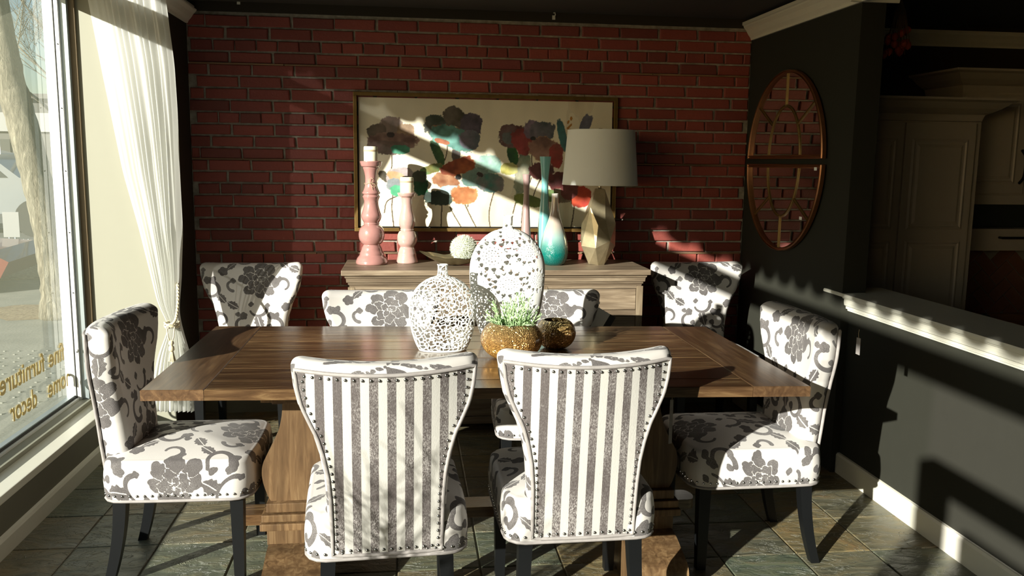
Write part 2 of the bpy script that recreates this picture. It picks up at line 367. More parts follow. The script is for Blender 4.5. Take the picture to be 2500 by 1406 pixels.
# ---- brick wall
wb = MB().box(-1.3, 2.15, YB, YB+.15, 0, 3.0).obj('wall_back', M['mortar']); wb['kind'] = 'structure'
def brick_mesh(w_, h_, seed):
    r = random.Random(seed); j = lambda a=.0025: r.uniform(-a, a); d = .012+r.uniform(-.002, .003); e = .0035
    v = [(-w_/2+j(), 0, -h_/2+j(.0015)), (w_/2+j(), 0, -h_/2+j(.0015)), (w_/2+j(), 0, h_/2+j(.0015)), (-w_/2+j(), 0, h_/2+j(.0015))]
    v += [(x, -d+.004, z) for x, y, z in v[:4]]
    v += [(x-math.copysign(e+abs(j()), x), -d+j(.0008), z-math.copysign(e, z)) for x, y, z in v[:4]]
    f = [(0, 1, 5, 4), (1, 2, 6, 5), (2, 3, 7, 6), (3, 0, 4, 7), (4, 5, 9, 8), (5, 6, 10, 9), (6, 7, 11, 10), (7, 4, 8, 11), (8, 9, 10, 11)]
    return v, f
BM = {}
def bmesh_of(w_, k):
    key = (round(w_, 3), k)
    if key not in BM:
        v, f = brick_mesh(w_, .0545, hash(key) % 9999 if False else int(w_*1000)*10+k); me = bpy.data.meshes.new('brick'); me.from_pydata(v, [], f); me.materials.append(M['brick']); BM[key] = me
    return BM[key]
CH = .0656; jobs = []
for r_ in range(0, 35):
    z0 = 1.989-(r_-4)*CH
    if z0 < .0: break
    z = z0+CH/2+.002; header = (r_ % 6 == 3); L = .117 if header else .233
    off = {0: .04, 1: .10, 2: -.02, 3: .03, 4: .0, 5: .115}[r_ % 6]+rnd.uniform(-.012, .012)
    x = -1.2-L+off
    while x < 2.05:
        xw = L-.011+rnd.uniform(-.004, .004); a, b = max(x, -1.195), min(x+xw, 2.022)
        if b-a > .03:
            full = (a == x and b == x+xw); jobs.append(((a+b)/2, z, round((b-a) if not full else L-.011, 2), r_))
        x += L
vis = []
for (x, z, bw, r_) in jobs:
    hid = (-.28 < x < 1.19 and 1.1 < z < 1.82) or z < .62 or (-.33 < x < 1.3 and z < .9) or (-1.1 < x < -.55 and z < .9) or (1.37 < x < 1.9 and z < .92) or (z > 2.26)
    vis.append(((x, z, bw, r_), 0 if hid else 1+bw*(1 if z > .9 else .6)))
vis.sort(key=lambda t: -t[1]); nb = 0; bj = MB()
for (x, z, bw, r_), sc in vis:
    hz = .0545 if z < 2.23 else .036
    if z > 2.262: continue
    if sc > 0 and nb < 298:
        o = lo('brick', bmesh_of(max(bw, .04), nb % 5), wb, (x, YB, z)); o.rotation_euler = (rnd.uniform(-.02, .02), rnd.uniform(-.006, .006), rnd.uniform(-.008, .008))
        if z > 2.23: o.scale = (1, 1, .6); o.location.z = z-.008
        nb += 1
    else:
        v, f = brick_mesh(max(bw, .04), .0545 if z < 2.23 else .03, nb*3+len(bj.v)); bj.add([(p[0]+x, p[1]+YB, p[2]+z) for p in v], f)
o = bj.obj('brick_courses', M['brick'], wb); o['kind'] = 'stuff'
for zz in (1.989, 1.467, .937):
    x = -1.19
    while x < 2.0:
        L = min(rnd.uniform(.5, .9), 2.02-x); MB().box(x, x+L-.004, YB-.017-rnd.uniform(0, .003), YB, zz-.004, zz+.0045).obj('wood_strip', M['lath'], wb); x += L
# dark header above the bricks
hd = MB().box(-1.3, 2.15, YB-.016, YB+.15, 2.268, 3.0).obj('wall_header', M['brownwall']); hd['kind'] = 'structure'
bbk = MB().box(-1.2, 2.03, YB-.016, YB, 0, .09).obj('baseboard_back', M['olive']); bbk['kind'] = 'structure'
# left return (dark) and cream wall facing the camera
wr = MB().box(-1.32, -1.2, 4.51, YB+.1, 0, 3.0).obj('wall_left_return', M['brownwall']); wr['kind'] = 'structure'
wc = MB().box(-1.61, -1.202, 4.5, 4.62, 0, 3.0).obj('wall_window_end', M['beige']); wc['kind'] = 'structure'
b = MB().box(-1.5, -1.19, 4.485, 4.5, 0, .11).obj('baseboard_window_end', M['trim']); b['kind'] = 'structure'
def crown(path_axis, a0, a1, wallpos, sgn, z0, z1, depth=.07):
    h = z1-z0
    prof = [(0, z0), (.012, z0), (.016, z0+.12*h), (.02, z0+.18*h), (.03, z0+.3*h), (.045, z0+.55*h), (.06, z0+.72*h), (.062, z0+.8*h), (depth, z0+.84*h), (depth, z1), (0, z1)]
    m = MB()
    if path_axis == 'y': m.prism([(wallpos+sgn*d, z) for d, z in prof], a0, a1, 'y')
    else: m.prism([(wallpos+sgn*d, z) for d, z in prof], a0, a1, 'x')
    return m
o = crown('y', 4.5, YB-.015, -1.2, 1, 2.2, 2.29, .05).obj('trim_1', M['trim']); o['kind'] = 'structure'
# mirror wall on the right
XR = 2.03
wm = MB().box(XR, XR+.115, 3.78, YB+.1, 0, 3.0).obj('wall_right', M['darkwall']); wm['kind'] = 'structure'
o = crown('y', 3.71, YB-.015, XR, -1, 2.2, 2.3).obj('trim_2', M['trim']); o['kind'] = 'structure'
o = crown('x', XR-.06, XR+.17, 3.78, -1, 2.2, 2.3).obj('trim_3', M['trim']); o['kind'] = 'structure'
o = MB().box(XR-.014, XR, 3.9, YB-.016, 0, .085).obj('baseboard_right', M['trim']); o['kind'] = 'structure'
# half wall
XH = 2.07
hw = MB().box(XH, XH+.2, -2.9, 3.9, 0, .80).obj('wall_half', M['darkwall']); hw['kind'] = 'structure'
capp = [(XH, .795), (XH-.008, .795), (XH-.01, .803), (XH-.018, .806), (XH-.019, .818), (XH-.027, .823), (XH-.03, .838), (XH-.03, .852), (XH-.038, .856), (XH-.04, .862), (XH-.05, .865), (XH-.052, .872), (XH-.048, .88), (XH+.245, .88), (XH+.25, .87), (XH+.245, .862), (XH+.2, .855), (XH+.2, .795)]
o = MB().prism(capp, -2.9, 3.945, 'y').obj('trim_4', M['trim']); o['kind'] = 'structure'
o = MB().prism([(XH, 0), (XH-.016, 0), (XH-.016, .088), (XH-.01, .098), (XH, .1)], -2.9, 3.97, 'y').obj('baseboard_half', M['trim']); o['kind'] = 'structure'
# low wall, sill and window on the left
XG = -1.70
lw = MB().box(-1.78, -1.5, -3.1, 4.5, 0, .225).obj('wall_left', M['olive']); lw['kind'] = 'structure'
o = MB().prism([(-1.5, 0), (-1.484, 0), (-1.484, .062), (-1.49, .074), (-1.5, .078)], -3.1, 4.5, 'y').obj('baseboard_left', M['trim']); o['kind'] = 'structure'
win = struct('window_1')
def wpart(name, mat, *a, **k): return MB().box(*a, **k).obj(name, mat, win)
wpart('sill', M['trim'], -1.66, -1.488, -.57, 4.5, .20, .232, b=.004)
wpart('sill_stop', M['beige'], -1.655, -1.60, -.9, 4.5, .232, .252)
wpart('bottom_frame', M['frame'], -1.72, -1.655, -.9, 4.45, .225, .262)
wpart('bottom_track', M['alu'], -1.70, -1.672, -.9, 4.45, .262, .278)
wpart('bottom_gasket', M['gap'], -1.672, -1.667, -.9, 4.45, .262, .272)
wpart('end_frame', M['frame'], -1.712, -1.668, 4.44, 4.6, .225, 2.9)
wpart('end_gasket', M['gap'], -1.668, -1.662, 4.455, 4.6, .225, 2.9)
wpart('end_frame', M['frame'], -1.662, -1.645, 4.445, 4.6, .225, 2.9)
wpart('end_channel', M['alu'], -1.645, -1.612, 4.46, 4.6, .225, 2.9)
wpart('wood_stop', M['brownstrip'], -1.612, -1.585, 4.485, 4.6, .225, 2.9)
for zz in (.5, .8, 1.1, 1.4, 1.7, 2.0):
    MB().lathe([(0.0, 0), (.003, 0), (.003, .002), (0, .003)], 8).obj('screw', M['gap'], win, loc=(-1.653, 4.444, zz)).rotation_euler = (PI/2, 0, 0)
wpart('transom_bar', M['frame'], -1.74, -1.66, -3.0, 4.5, 2.24, 2.345)
gl = link('pane', [(XG, -.57, .27), (XG, 4.46, .27), (XG, 4.46, 2.25), (XG, -.57, 2.25)], [(0, 1, 2, 3)], M['glass'], win)
link('transom_pane', [(XG, -3.0, 2.34), (XG, 4.46, 2.34), (XG, 4.46, 2.9), (XG, -3.0, 2.9)], [(0, 1, 2, 3)], M['glass'], win)
def letters(txt, y0, y1, z, ht):
    cu = bpy.data.curves.new('lettering', 'FONT'); cu.body = txt; cu.size = ht; cu.extrude = .0006; cu.offset = .0022; cu.materials.append(M['letter'])
    ob = bpy.data.objects.new('lettering', cu); C.objects.link(ob); bpy.context.view_layer.update()
    me = bpy.data.meshes.new_from_object(ob.evaluated_get(bpy.context.evaluated_depsgraph_get())); bpy.data.objects.remove(ob)
    xs = [v.co.x for v in me.vertices]; k = (y0-y1)/(max(xs)-min(xs)); x0 = min(xs)
    for v in me.vertices: v.co = (XG+.004-v.co.z, y0-(v.co.x-x0)*k, z+v.co.y)
    me.materials.clear(); me.materials.append(M['letter']); o = lo('lettering', me, win); return o
letters('fine', 4.40, 4.215, .475, .125); letters('furniture', 4.165, 3.715, .475, .125)
letters('home', 4.455, 4.185, .335, .125); letters('decor', 4.06, 3.79, .335, .125)
# entry door further along the same wall, behind the camera
dr = struct('door_1')
for nm, a in (('door_post', (-1.76, -1.66, -.69, -.57, 0, 1.92)), ('door_post', (-1.76, -1.66, -2.0, -1.88, 0, 1.92)), ('door_head', (-1.76, -1.66, -1.88, -.69, 1.83, 1.92)), ('door_leaf', (-1.73, -1.69, -1.86, -.83, .02, 1.72))):
    MB().box(*a).obj(nm, M['frame'] if nm != 'door_leaf' else M['black'], dr)
# enclosing shell
for nm, a, mt in (('wall_front', (-1.8, 5.4, -3.25, -3.1, 0, 3.0), 'olive'), ('wall_kitchen_side', (5.25, 5.4, -3.1, 5.2, 0, 3.0), 'olive'), ('wall_kitchen_back', (2.14, 5.4, YB, YB+.15, 0, 3.0), 'brownwall'), ('ceiling', (-1.8, 5.4, -3.2, 5.2, 2.95, 3.05), 'ceil'), ('ceiling_bulkhead', (-1.2, 5.25, 3.95, YB, 2.32, 2.95), 'ceil')):
    o = MB().box(*a).obj(nm, M[mt]); o['kind'] = 'structure'
o = crown('x', 2.6, 4.6, YB, -1, 2.2, 2.29, .05).obj('trim_5', M['trim']); o['kind'] = 'structure'

# ---- outside
OUT = -.10
sw = link('sidewalk', [(-1.78, -9, OUT), (-1.78, 40, OUT), (-40, 40, OUT), (-40, -9, OUT)][::-1], [(0, 1, 2, 3)], M['sidewalk']); sw['kind'] = 'structure'
# kerb line runs along the shop (parallel to y), street beyond; side street ahead
st = MB().box(-30, -2.0, 13.6, 26, OUT-.02, OUT+.012).obj('street', M['street']); st['kind'] = 'structure'
o = MB().box(-30, -2.0, 13.3, 13.6, OUT, OUT+.06).obj('kerb', M['kerb']); o['kind'] = 'structure'
o = MB().box(-30, -2.0, 19.9, 20.05, OUT, OUT+.016).obj('road_line', M['kerb']); o['kind'] = 'structure'
dots = MB()
for i in range(26):
    for j in range(16):
        x, y = -2.35-.11*i-.02*(j % 2), 5.3+.13*j; dots.lathe([(.014, OUT), (.010, OUT+.006), (0, OUT+.007)], 6, x, y)
o = dots.obj('tactile_dots', M['paver'], sw); o['kind'] = 'stuff'
def blob(name, x, y, rx, ry, h, mat, n=40, seed=1):
    r = random.Random(seed); m = MB(); v = [(x, y, OUT+h)]+[(x+rx*math.cos(2*PI*k/n)*r.uniform(.85, 1.1), y+ry*math.sin(2*PI*k/n)*r.uniform(.85, 1.1), OUT+.002) for k in range(n)]
    return m.add(v, [(0, 1+k, 1+(k+1) % n) for k in range(n)]).obj(name, mat)
o = blob('leaf_litter', -3.55, 9.15, .85, .5, .03, M['leaves'], seed=3); o['kind'] = 'stuff'; o['label'] = 'fallen leaves around the tree base'
o = blob('leaf_litter', -5.3, 12.2, 1.0, .8, .03, M['leaves'], seed=4); o['kind'] = 'stuff'; o['label'] = 'fallen leaves in the far planting bed'
def branch(m, p, d, L, r, depth, R, seg=7, minr=.004):
    n = 4; pts = [p]; rr = [r]
    for i in range(n):
        d = (d+Vector((R.uniform(-.16, .16), R.uniform(-.16, .16), R.uniform(-.06, .14)))).normalized(); p = p+d*(L/n); pts.append(p); rr.append(r*(1-.5*(i+1)/n))
        if depth > 0 and i >= 1:
            for _ in range(R.choice((1, 2, 2))):
                a = Vector((R.uniform(-1, 1), R.uniform(-1, 1), R.uniform(-.2, .8))).normalized(); branch(m, p, (d*.75+a*.75).normalized(), L*R.uniform(.5, .75), max(minr, rr[-1]*.55), depth-1, R, max(3, seg-2), minr)
    m.tube([tuple(q) for q in pts], rr, seg)
def tree(label, x, y, trunk, rads, seed, L=2.2, depth=4):
    R = random.Random(seed); t = thing('tree', label, 'tree', (x, y, OUT)); m = MB()
    pts = smoothcurve(trunk, 8); rr = np.interp(np.linspace(0, 1, len(pts)), np.linspace(0, 1, len(rads)), rads)
    rr = [q*(1+R.uniform(-.05, .05)) for q in rr]; m.tube(pts, rr, 18); m.obj('trunk', M['bark'], t, True)
    b = MB(); top = Vector(pts[-1])
    for k in range(3 if depth > 3 else 4):
        a = 2*PI*k/3+R.uniform(-.4, .4); branch(b, Vector(pts[-1-k]), Vector((math.cos(a)*.8, math.sin(a)*.8, .6)).normalized(), L, rads[-1]*.5, depth, R)
    branch(b, top, Vector((-.1, 0, 1)), L, rads[-1]*.8, depth, R); o = b.obj('branches', M['bark'], t, True); return t
tree('leaning grey tree trunk close outside the shop window', -3.41, 8.8, [(0, 0, 0), (-.02, 0, .35), (-.07, 0, .9), (-.13, 0, 1.35), (-.24, 0, 1.95), (-.34, 0, 2.4), (-.42, 0, 3.2), (-.5, 0, 4.2)], [.19, .135, .125, .135, .13, .14, .12, .1], 3, 2.0, 3)
tree('thin bare street tree behind the leaning trunk', -4.95, 16.0, [(0, 0, 0), (.05, 0, 1.2), (0, 0, 2.0)], [.08, .065, .05], 11, 2.3, 4)
tree('bare street tree farther off beyond the road', -9.0, 24.0, [(0, 0, 0), (.05, 0, 1.4), (.1, 0, 2.8)], [.16, .13, .1], 15, 3.4, 4)
# vehicles
def car(name, label, loc, rz, L, prof, width, mat, wheels, wr_, glassp):
    t = thing(name, label, 'car', loc, rz)
    m = MB().prism(prof, -width/2, width/2, 'y'); m.obj('body', mat, t)
    for g_ in glassp: MB().prism(g_, -width/2-.01, width/2+.01, 'y').obj('side_window', M['carglass'], t)
    for wx in wheels:
        for s in (-1, 1):
            o = MB().lathe([(.06, 0), (wr_*.6, 0), (wr_*.62, .03), (wr_, .03), (wr_, .2), (0, .2)], 24).obj('wheel', M['tyre'], t); o.location = (wx, s*(width/2+.0), wr_); o.rotation_euler = (PI/2*(1 if s < 0 else -1), 0, 0)
            o.location = (wx, s*(width/2+.02), wr_)
    return t
sp = [(-2.5, .45), (2.4, .45), (2.45, .75), (2.4, 1.05), (1.3, 1.15), (.75, 1.62), (.5, 1.68), (-2.2, 1.66), (-2.4, 1.1), (-2.5, .9)]
car('pickup_truck', 'silver white pickup truck parked across the street', (-8.9, 18.6, OUT), .12, 5, sp, 1.85, M['carwhite'], (-1.6, 1.6), .37, [[(1.1, 1.15), (.68, 1.56), (.1, 1.58), (.1, 1.15)], [(0, 1.15), (0, 1.58), (-.9, 1.58), (-.9, 1.15)]])
rp = [(-2, .3), (2, .3), (2.1, .6), (1.9, .78), (1.0, .88), (.4, 1.3), (-1.1, 1.32), (-1.9, .9), (-2.05, .7)]
car('parked_car', 'dark red car nose at the left edge of the window', (-6.68, 10.9, OUT), .1, 4, [(a, b*.62) for a, b in rp], 1.6, M['carred'], (-1.3, 1.3), .22, [[(.9, .55), (.4, .78), (-.3, .78), (-.3, .55)]])
# buildings
bd = thing('far_building', 'dark shopfront building with pale fascia across the street', 'building', (-14, 30, OUT))
MB().box(-16, 13, 0, 8, 0, 3.4).obj('wall', M['building'], bd); MB().box(-16, 13.1, -.15, 0, 2.35, 2.95).obj('fascia', M['buildwhite'], bd); MB().box(-16, 13.3, -.3, 8, 3.4, 3.55).obj('roof', M['building'], bd)
for k in range(8): MB().box(-14+k*3.3, -12+k*3.3, -.05, .1, .6, 2.1).obj('shop_window', M['carglass'], bd)
# signs
sg = thing('stop_sign', 'red octagonal stop sign on post across the street', 'sign', (-6.36, 13.9, OUT))
ro = .3
MB().tube([(0, 0, 0), (0, 0, 2.25)], .03, 8).obj('post', M['alu'], sg)
oc = [(ro*math.cos(PI/8+k*PI/4), 1.72+ro*math.sin(PI/8+k*PI/4)) for k in range(8)]; MB().prism([((a)*1.08, (b-1.72)*1.08+1.72) for a, b in oc], -.05, -.035, 'y').obj('rim', M['frame'], sg); MB().prism(oc, -.06, -.05, 'y').obj('face', M['signred'], sg)
MB().box(-.3, .3, -.04, -.02, 2.1, 2.24).obj('street_plate', M['signgreen'], sg); MB().box(-.2, .2, -.05, -.035, 1.05, 1.32).obj('lower_plate', M['frame'], sg)
def planter_frame(x, y, label, board):
    t = thing('bed_sign', label, 'sign', (x, y, OUT))
    for dx in (-.04, .04): MB().tube([(dx, 0, 0), (dx, 0, .45)], .012, 6).obj('post', M['alu'], t)
    if board: MB().box(-.11, .11, -.015, .0, .42, .78, b=.004).obj('board', M['buildwhite'], t)
    return t
planter_frame(-5.61, 13.0, 'small pale notice board on two thin posts', True); 
rail = thing('bed_rail', 'low metal rail with paired posts in the planting bed', 'rail', (-5.3, 12.7, OUT))
for k in range(4):
    for dx in (-.03, .03): MB().tube([(.0+k*.24+dx, 0, 0), (.0+k*.24+dx, 0, .42)], .011, 6).obj('post', M['alu'], rail)
MB().tube([(-.5, 0, .05), (.9, 0, .05)], .015, 6).obj('rail', M['alu'], rail)
# awning with scalloped valance outside the window
aw = thing('awning', 'dark awning with scalloped valance over the shop window', 'awning', (0, 0, 0))
MB().prism([(-1.78, 2.95), (-2.22, 2.86), (-2.22, 2.84), (-1.78, 2.93)], -3.2, 4.9, 'y').obj('canopy', M['awning'], aw)
AW = MB(); k = 0; y = -3.2
while y < 4.85:
    n = 14; poly = [(y, 2.87)]+[(y+.2*i/n, 2.69-.066*math.sqrt(max(0, 1-(2*i/n-1)**2))) for i in range(n+1)]+[(y+.2, 2.87)]
    AW.prism(poly, -2.215, -2.21, 'x'); y += .2
AW.obj('valance', M['awning'], aw)

# ================================================================== FURNITURE
# ---- damask pattern as a signed field (positive inside motif)
def seg_arc(a, b, cx, cy, r, t0, t1, wd):
    dx, dy = a-cx, b-cy; ang = np.arctan2(dy, dx); span = (t1-t0); rel = np.mod(ang-t0, 2*PI); tt = np.clip(rel/span, 0, 1)
    inside = rel <= span; w_ = wd*(1-.45*tt)
    d = np.where(inside, w_-np.abs(np.hypot(dx, dy)-r), -1)
    for t_, ww in ((t0, wd), (t1, wd*.55)):
        d = np.maximum(d, ww-np.hypot(a-cx-r*np.cos(t_), b-cy-r*np.sin(t_)))
    return d
def scallop(a, b, cx, cy, R, n, amp=.22, ph=0):
    dx, dy = a-cx, b-cy; th = np.arctan2(dy, dx)+ph; return R*(1-amp+amp*np.abs(np.cos(n*th/2)))-np.hypot(dx, dy)
def leafshape(a, b, cx, cy, L, W, rot):
    c, s = math.cos(rot), math.sin(rot); u = (a-cx)*c+(b-cy)*s; v = -(a-cx)*s+(b-cy)*c
    d = W*(1-(u/L)**2)*(1+.16*np.cos(u/L*14))-np.abs(v)-.16*W*(u/L); vein = np.minimum(np.abs(v)-.0017, .01); ribs = np.abs(np.mod(u-np.abs(v)*.9, .012)-.006)-.0009
    d = np.where(np.abs(u) > L, -.01, d); return np.minimum(d, np.maximum(vein, -.001))
def peony(a, b, cx, cy, R, ph=0):
    wx = a+.004*np.sin(b*70+1)+.002*np.sin(b*150+a*60); wy = b+.004*np.sin(a*65+2)+.002*np.sin(a*140-b*50)
    a, b = wx, wy; r = random.Random(int(cx*1000+cy*77)); d = -np.ones_like(a)
    for ring, (rad, pr, n) in enumerate(((.70, .36, 8), (.40, .25, 6), (.17, .16, 3))):
        lay = []
        for k in range(n):
            t = 2*PI*(k+r.uniform(-.16, .16))/n+ring*.5+ph; rr_ = rad*r.uniform(.9, 1.12); c, s = math.cos(t), math.sin(t)
            px, py = cx+R*rr_*c, cy+R*rr_*s; u = (a-px)*c+(b-py)*s; v = -(a-px)*s+(b-py)*c; q = R*pr*r.uniform(.88, 1.18)
            lay.append(scallop(u*.85, v*1.08, 0, 0, q, 5, .2, .3))
        L_ = np.sort(np.stack(lay), 0); q = L_[-1]; gap = np.where(L_[-2] > 0, np.abs(L_[-1]-L_[-2])*.7-.0020, q); q = np.minimum(q, np.where(q > 0, gap, q))
        full = L_[-1]; d = np.where(full > .0019, q, np.where(full > -.0004, -.0016, np.where(full > -.0024, np.minimum(d, -.0004-(full+.0024)), d))) if ring else q
    for k in range(7):
        x, y = cx+R*.1*math.cos(k*2.4)*math.sqrt(k)*.6, cy+R*.1*math.sin(k*2.4)*math.sqrt(k)*.6
        hole = np.hypot(a-x, b-y); d = np.where(hole < .0046, np.where(hole < .0030, .0015, -.001), d)
    return d
def damask(a, b):
    P, Q = .325, .385
    a = a+.003*np.sin(b*31+1.3); b = b+.003*np.sin(a*27+.4)
    col = np.floor(a/P); bb = b+np.where(np.mod(col, 2) > .5, Q/2, 0); a = a-col*P; b = np.mod(bb, Q)
    d = -np.ones_like(a)*.01
    for oa in (-P, 0, P):
        for ob in (-Q, 0, Q):
            A = a-oa; B = b-ob-(Q/2 if oa != 0 else 0)
            m = np.maximum.reduce([peony(A, B, .165, .12, .099),
                seg_arc(A, B, .085, .262, .040, 1.6, 5.3, .0115), scallop(A, B, .098, .31, .022, 5, .2), scallop(A, B, .067, .318, .014, 3), scallop(A, B, .113, .250, .0165, 3), leafshape(A, B, .035, .215, .036, .019, .8),
                seg_arc(A, B, .245, .262, .040, -2.0, 1.5, .0115), scallop(A, B, .243, .312, .022, 5, .2, 1), scallop(A, B, .272, .322, .014, 3), scallop(A, B, .226, .25, .0155, 3), leafshape(A, B, .305, .205, .034, .017, 2.2),
                seg_arc(A, B, .165, .352, .045, 3.2, 5.9, .0095), leafshape(A, B, .165, .275, .046, .024, 1.35), scallop(A, B, .205, .372, .015, 4), scallop(A, B, .118, .365, .014, 4),
                scallop(A, B, .02, .36, .026, 5), leafshape(A, B, .30, .372, .036, .02, .5), seg_arc(A, B, .036, .10, .030, 1.2, 4.4, .009), scallop(A, B, .05, .13, .015, 4), seg_arc(A, B, .30, .09, .026, -1.5, 1.9, .009), scallop(A, B, .296, .12, .016, 4)])
            d = np.maximum(d, m)
    return np.clip(d, -.01, .01)
def grid_mesh(name, V, pat, mat, closed_u=True, cap=None):
    """V: (rows, cols, 3)"""
    r, c = V.shape[:2]; idx = np.arange(r*c).reshape(r, c); f = []
    cc = c if closed_u else c-1
    a = idx[:-1, :]; b = idx[1:, :]
    if closed_u: q = np.stack([a, np.roll(a, -1, 1), np.roll(b, -1, 1), b], -1)
    else: q = np.stack([a[:, :-1], a[:, 1:], b[:, 1:], b[:, :-1]], -1)
    f = q.reshape(-1, 4).tolist()
    if cap: f += [tuple(idx[0, ::-1].tolist())]
    me = bpy.data.meshes.new(name); me.from_pydata(V.reshape(-1, 3).tolist(), [], f); me.materials.append(mat)
    me.polygons.foreach_set('use_smooth', [True]*len(me.polygons))
    if pat is not None:
        at = me.attributes.new('pat', 'FLOAT', 'POINT'); at.data.foreach_set('value', pat.reshape(-1).astype(np.float32))
    me.update(); return me
def rrect(hw_, hd_, rc, n, off=0.0):
    """rounded rectangle points, uniform spacing, starting at front centre (0,+hd), going +x; returns pts, arc"""
    rc = min(rc, hw_*.98, hd_*.98); pts = []
    def arc(cx, cy, a0, a1, k=10):
        for i in range(k+1): t = a0+(a1-a0)*i/k; pts.append((cx+rc*math.cos(t), cy+rc*math.sin(t)))
    pts.append((0, hd_)); arc(hw_-rc, hd_-rc, PI/2, 0); arc(hw_-rc, -hd_+rc, 0, -PI/2); pts.append((0, -hd_)); arc(-hw_+rc, -hd_+rc, -PI/2, -PI); arc(-hw_+rc, hd_-rc, PI, PI/2); pts.append((0, hd_))
    p = np.array(pts); s = np.concatenate([[0], np.cumsum(np.hypot(*np.diff(p, axis=0).T))]); L = s[-1]; q = np.linspace(0, L, n, endpoint=False)
    a = np.where(q > L/2, q-L, q)
    return np.stack([np.interp(q, s, p[:, 0]), np.interp(q, s, p[:, 1])], 1), a
ZB, ZT = .315, .925
hwz = lambda z: np.interp(z, [.30, .40, .50, .58, .64, .70, .745, .79, .84, .89, .93], [.172, .172, .174, .180, .191, .208, .229, .249, .2605, .266, .268])
rear = lambda z: -.235-.07*np.clip((z-.31)/.62, 0, 1)**1.15
curv = lambda z: .012+.05*np.clip((z-.5)/.4, 0, 1)
thk = lambda z: np.interp(z, [.3, .5, .9], [.075, .09, .085])
dipf = lambda z: .014*np.clip((z-.31)/.62, 0, 1)**3
def build_chair(label, group):
    t = thing('dining_chair', label, 'chair', (0, 0, 0), 0, group)
    # backrest
    rows = []; pats = []; N = 320
    rt_ = .032; zs = list(np.linspace(ZB, ZT-rt_, 170)); spec = [(z, 0, 1, z) for z in zs]
    spec = [(ZB+.004, .012, 1, ZB)]+[(z, 0, 1, z) for z in zs]
    for k in range(1, 9): al = k/8*PI/2; spec.append((ZT-rt_+rt_*math.sin(al), rt_*(1-math.cos(al)), 1, ZT-rt_+rt_*al))
    spec += [(ZT, rt_, .5, ZT+.03), (ZT, rt_, .02, ZT+.045)]
    for z, ins, dsc, zp in spec:
        h = float(hwz(z)); th = float(thk(z)); p, arc = rrect(h-ins, th/2-min(ins, th/2-.008), .034, N)
        d = p[:, 1]*dsc
        x = p[:, 0]; puff = .012*np.clip(1-(x/h)**2, 0, 1)*np.clip((ZT-z)/.1, 0, 1)*np.clip((z-ZB)/.1, 0, 1)
        y = rear(z)+th/2+d+curv(z)*(x/.268)**2+np.where(d > 0, puff*d/(th/2), 0)
        zz = z-dipf(z)*(1-(x/.268)**2); rows.append(np.stack([x, y, zz], 1)); pats.append(np.stack([arc+.2, np.full(N, zp+.055)], 1))
    V = np.array(rows); Pt = np.array(pats)
    lo('backrest', grid_mesh('backrest', V, damask(Pt[..., 0], Pt[..., 1]), M['damask'], cap=True), t)
    # seat
    rows = []; pats = []; N = 400
    def plan(sc):
        p, arc = rrect(.24, .243, .06, N); x, y = p[:, 0]*sc, p[:, 1]*sc+.007
        x = x*(1-.03*np.clip(-y/.24, 0, 1)**2); y = y+np.where(y > 0, .014*(1-(x/.24)**2), 0)*sc
        return x, y
    spec = [(1.0, .322, .0)]+[(1+.022*math.sin(PI*k/36), .322+.118*k/36, .118*(1-k/36)) for k in range(0, 37)]
    spec += [(1-.075*(1-math.cos(k/7*PI/2)), .44+.022*math.sin(k/7*PI/2), 0) for k in range(1, 8)]
    for k in range(1, 84): s_ = .925*(1-k/84); spec.append((s_, .462+.036*(1-(s_/.925)**2), 0))
    spec[0] = (.97, .318, .13)
    for s_, z, drop in spec:
        x, y = plan(s_); rows.append(np.stack([x, y, np.full(N, z)], 1)); rad = np.hypot(x, y)+1e-6
        k = 1+(drop+(.12 if False else 0))/np.maximum(rad, .1); pats.append(np.stack([x*k+.18, y*k+.30], 1))
    V = np.array(rows); Pt = np.array(pats); me = grid_mesh('seat', V, damask(Pt[..., 0], Pt[..., 1]), M['damask'], cap=True)
    lo('seat', me, t)
    # striped rear panel
    U = np.linspace(-1, 1, 41); Z = np.linspace(.335, .895, 60); V = np.zeros((60, 41, 3))
    def psurf(u, z, off=.004):
        h = hwz(z)-.014; x = u*h; return np.stack([x, rear(z)-off+curv(z)*(x/.268)**2-.004*(1-u**2), z-dipf(z)*(1-(x/.268)**2)+0*x], -1)
    for i, z in enumerate(Z): V[i] = psurf(U, z)
    lo('rear_panel', grid_mesh('rear_panel', V, None, M['stripe'], closed_u=False), t)
    def border(ins, off):
        b = []; z0, z1 = .335+ins, .895-ins
        for z in np.linspace(z0, z1, 40): b.append(psurf(1-ins/.2, z, off))
        for u in np.linspace(1-ins/.2, -1+ins/.2, 30)[1:-1]: b.append(psurf(u, z1, off))
        for z in np.linspace(z1, z0, 40): b.append(psurf(-1+ins/.2, z, off))
        for u in np.linspace(-1+ins/.2, 1-ins/.2, 24)[1:-1]: b.append(psurf(u, z0, off))
        return np.array(b)
    MB().tube(border(0, .003).tolist(), .0062, 8, closed=True).obj('piping', M['piping'], t, True)
    x, y = plan(1.0); MB().tube(np.stack([x, y, np.full(len(x), .322)], 1)[::6].tolist(), .006, 6, closed=True).obj('piping', M['piping'], t, True)
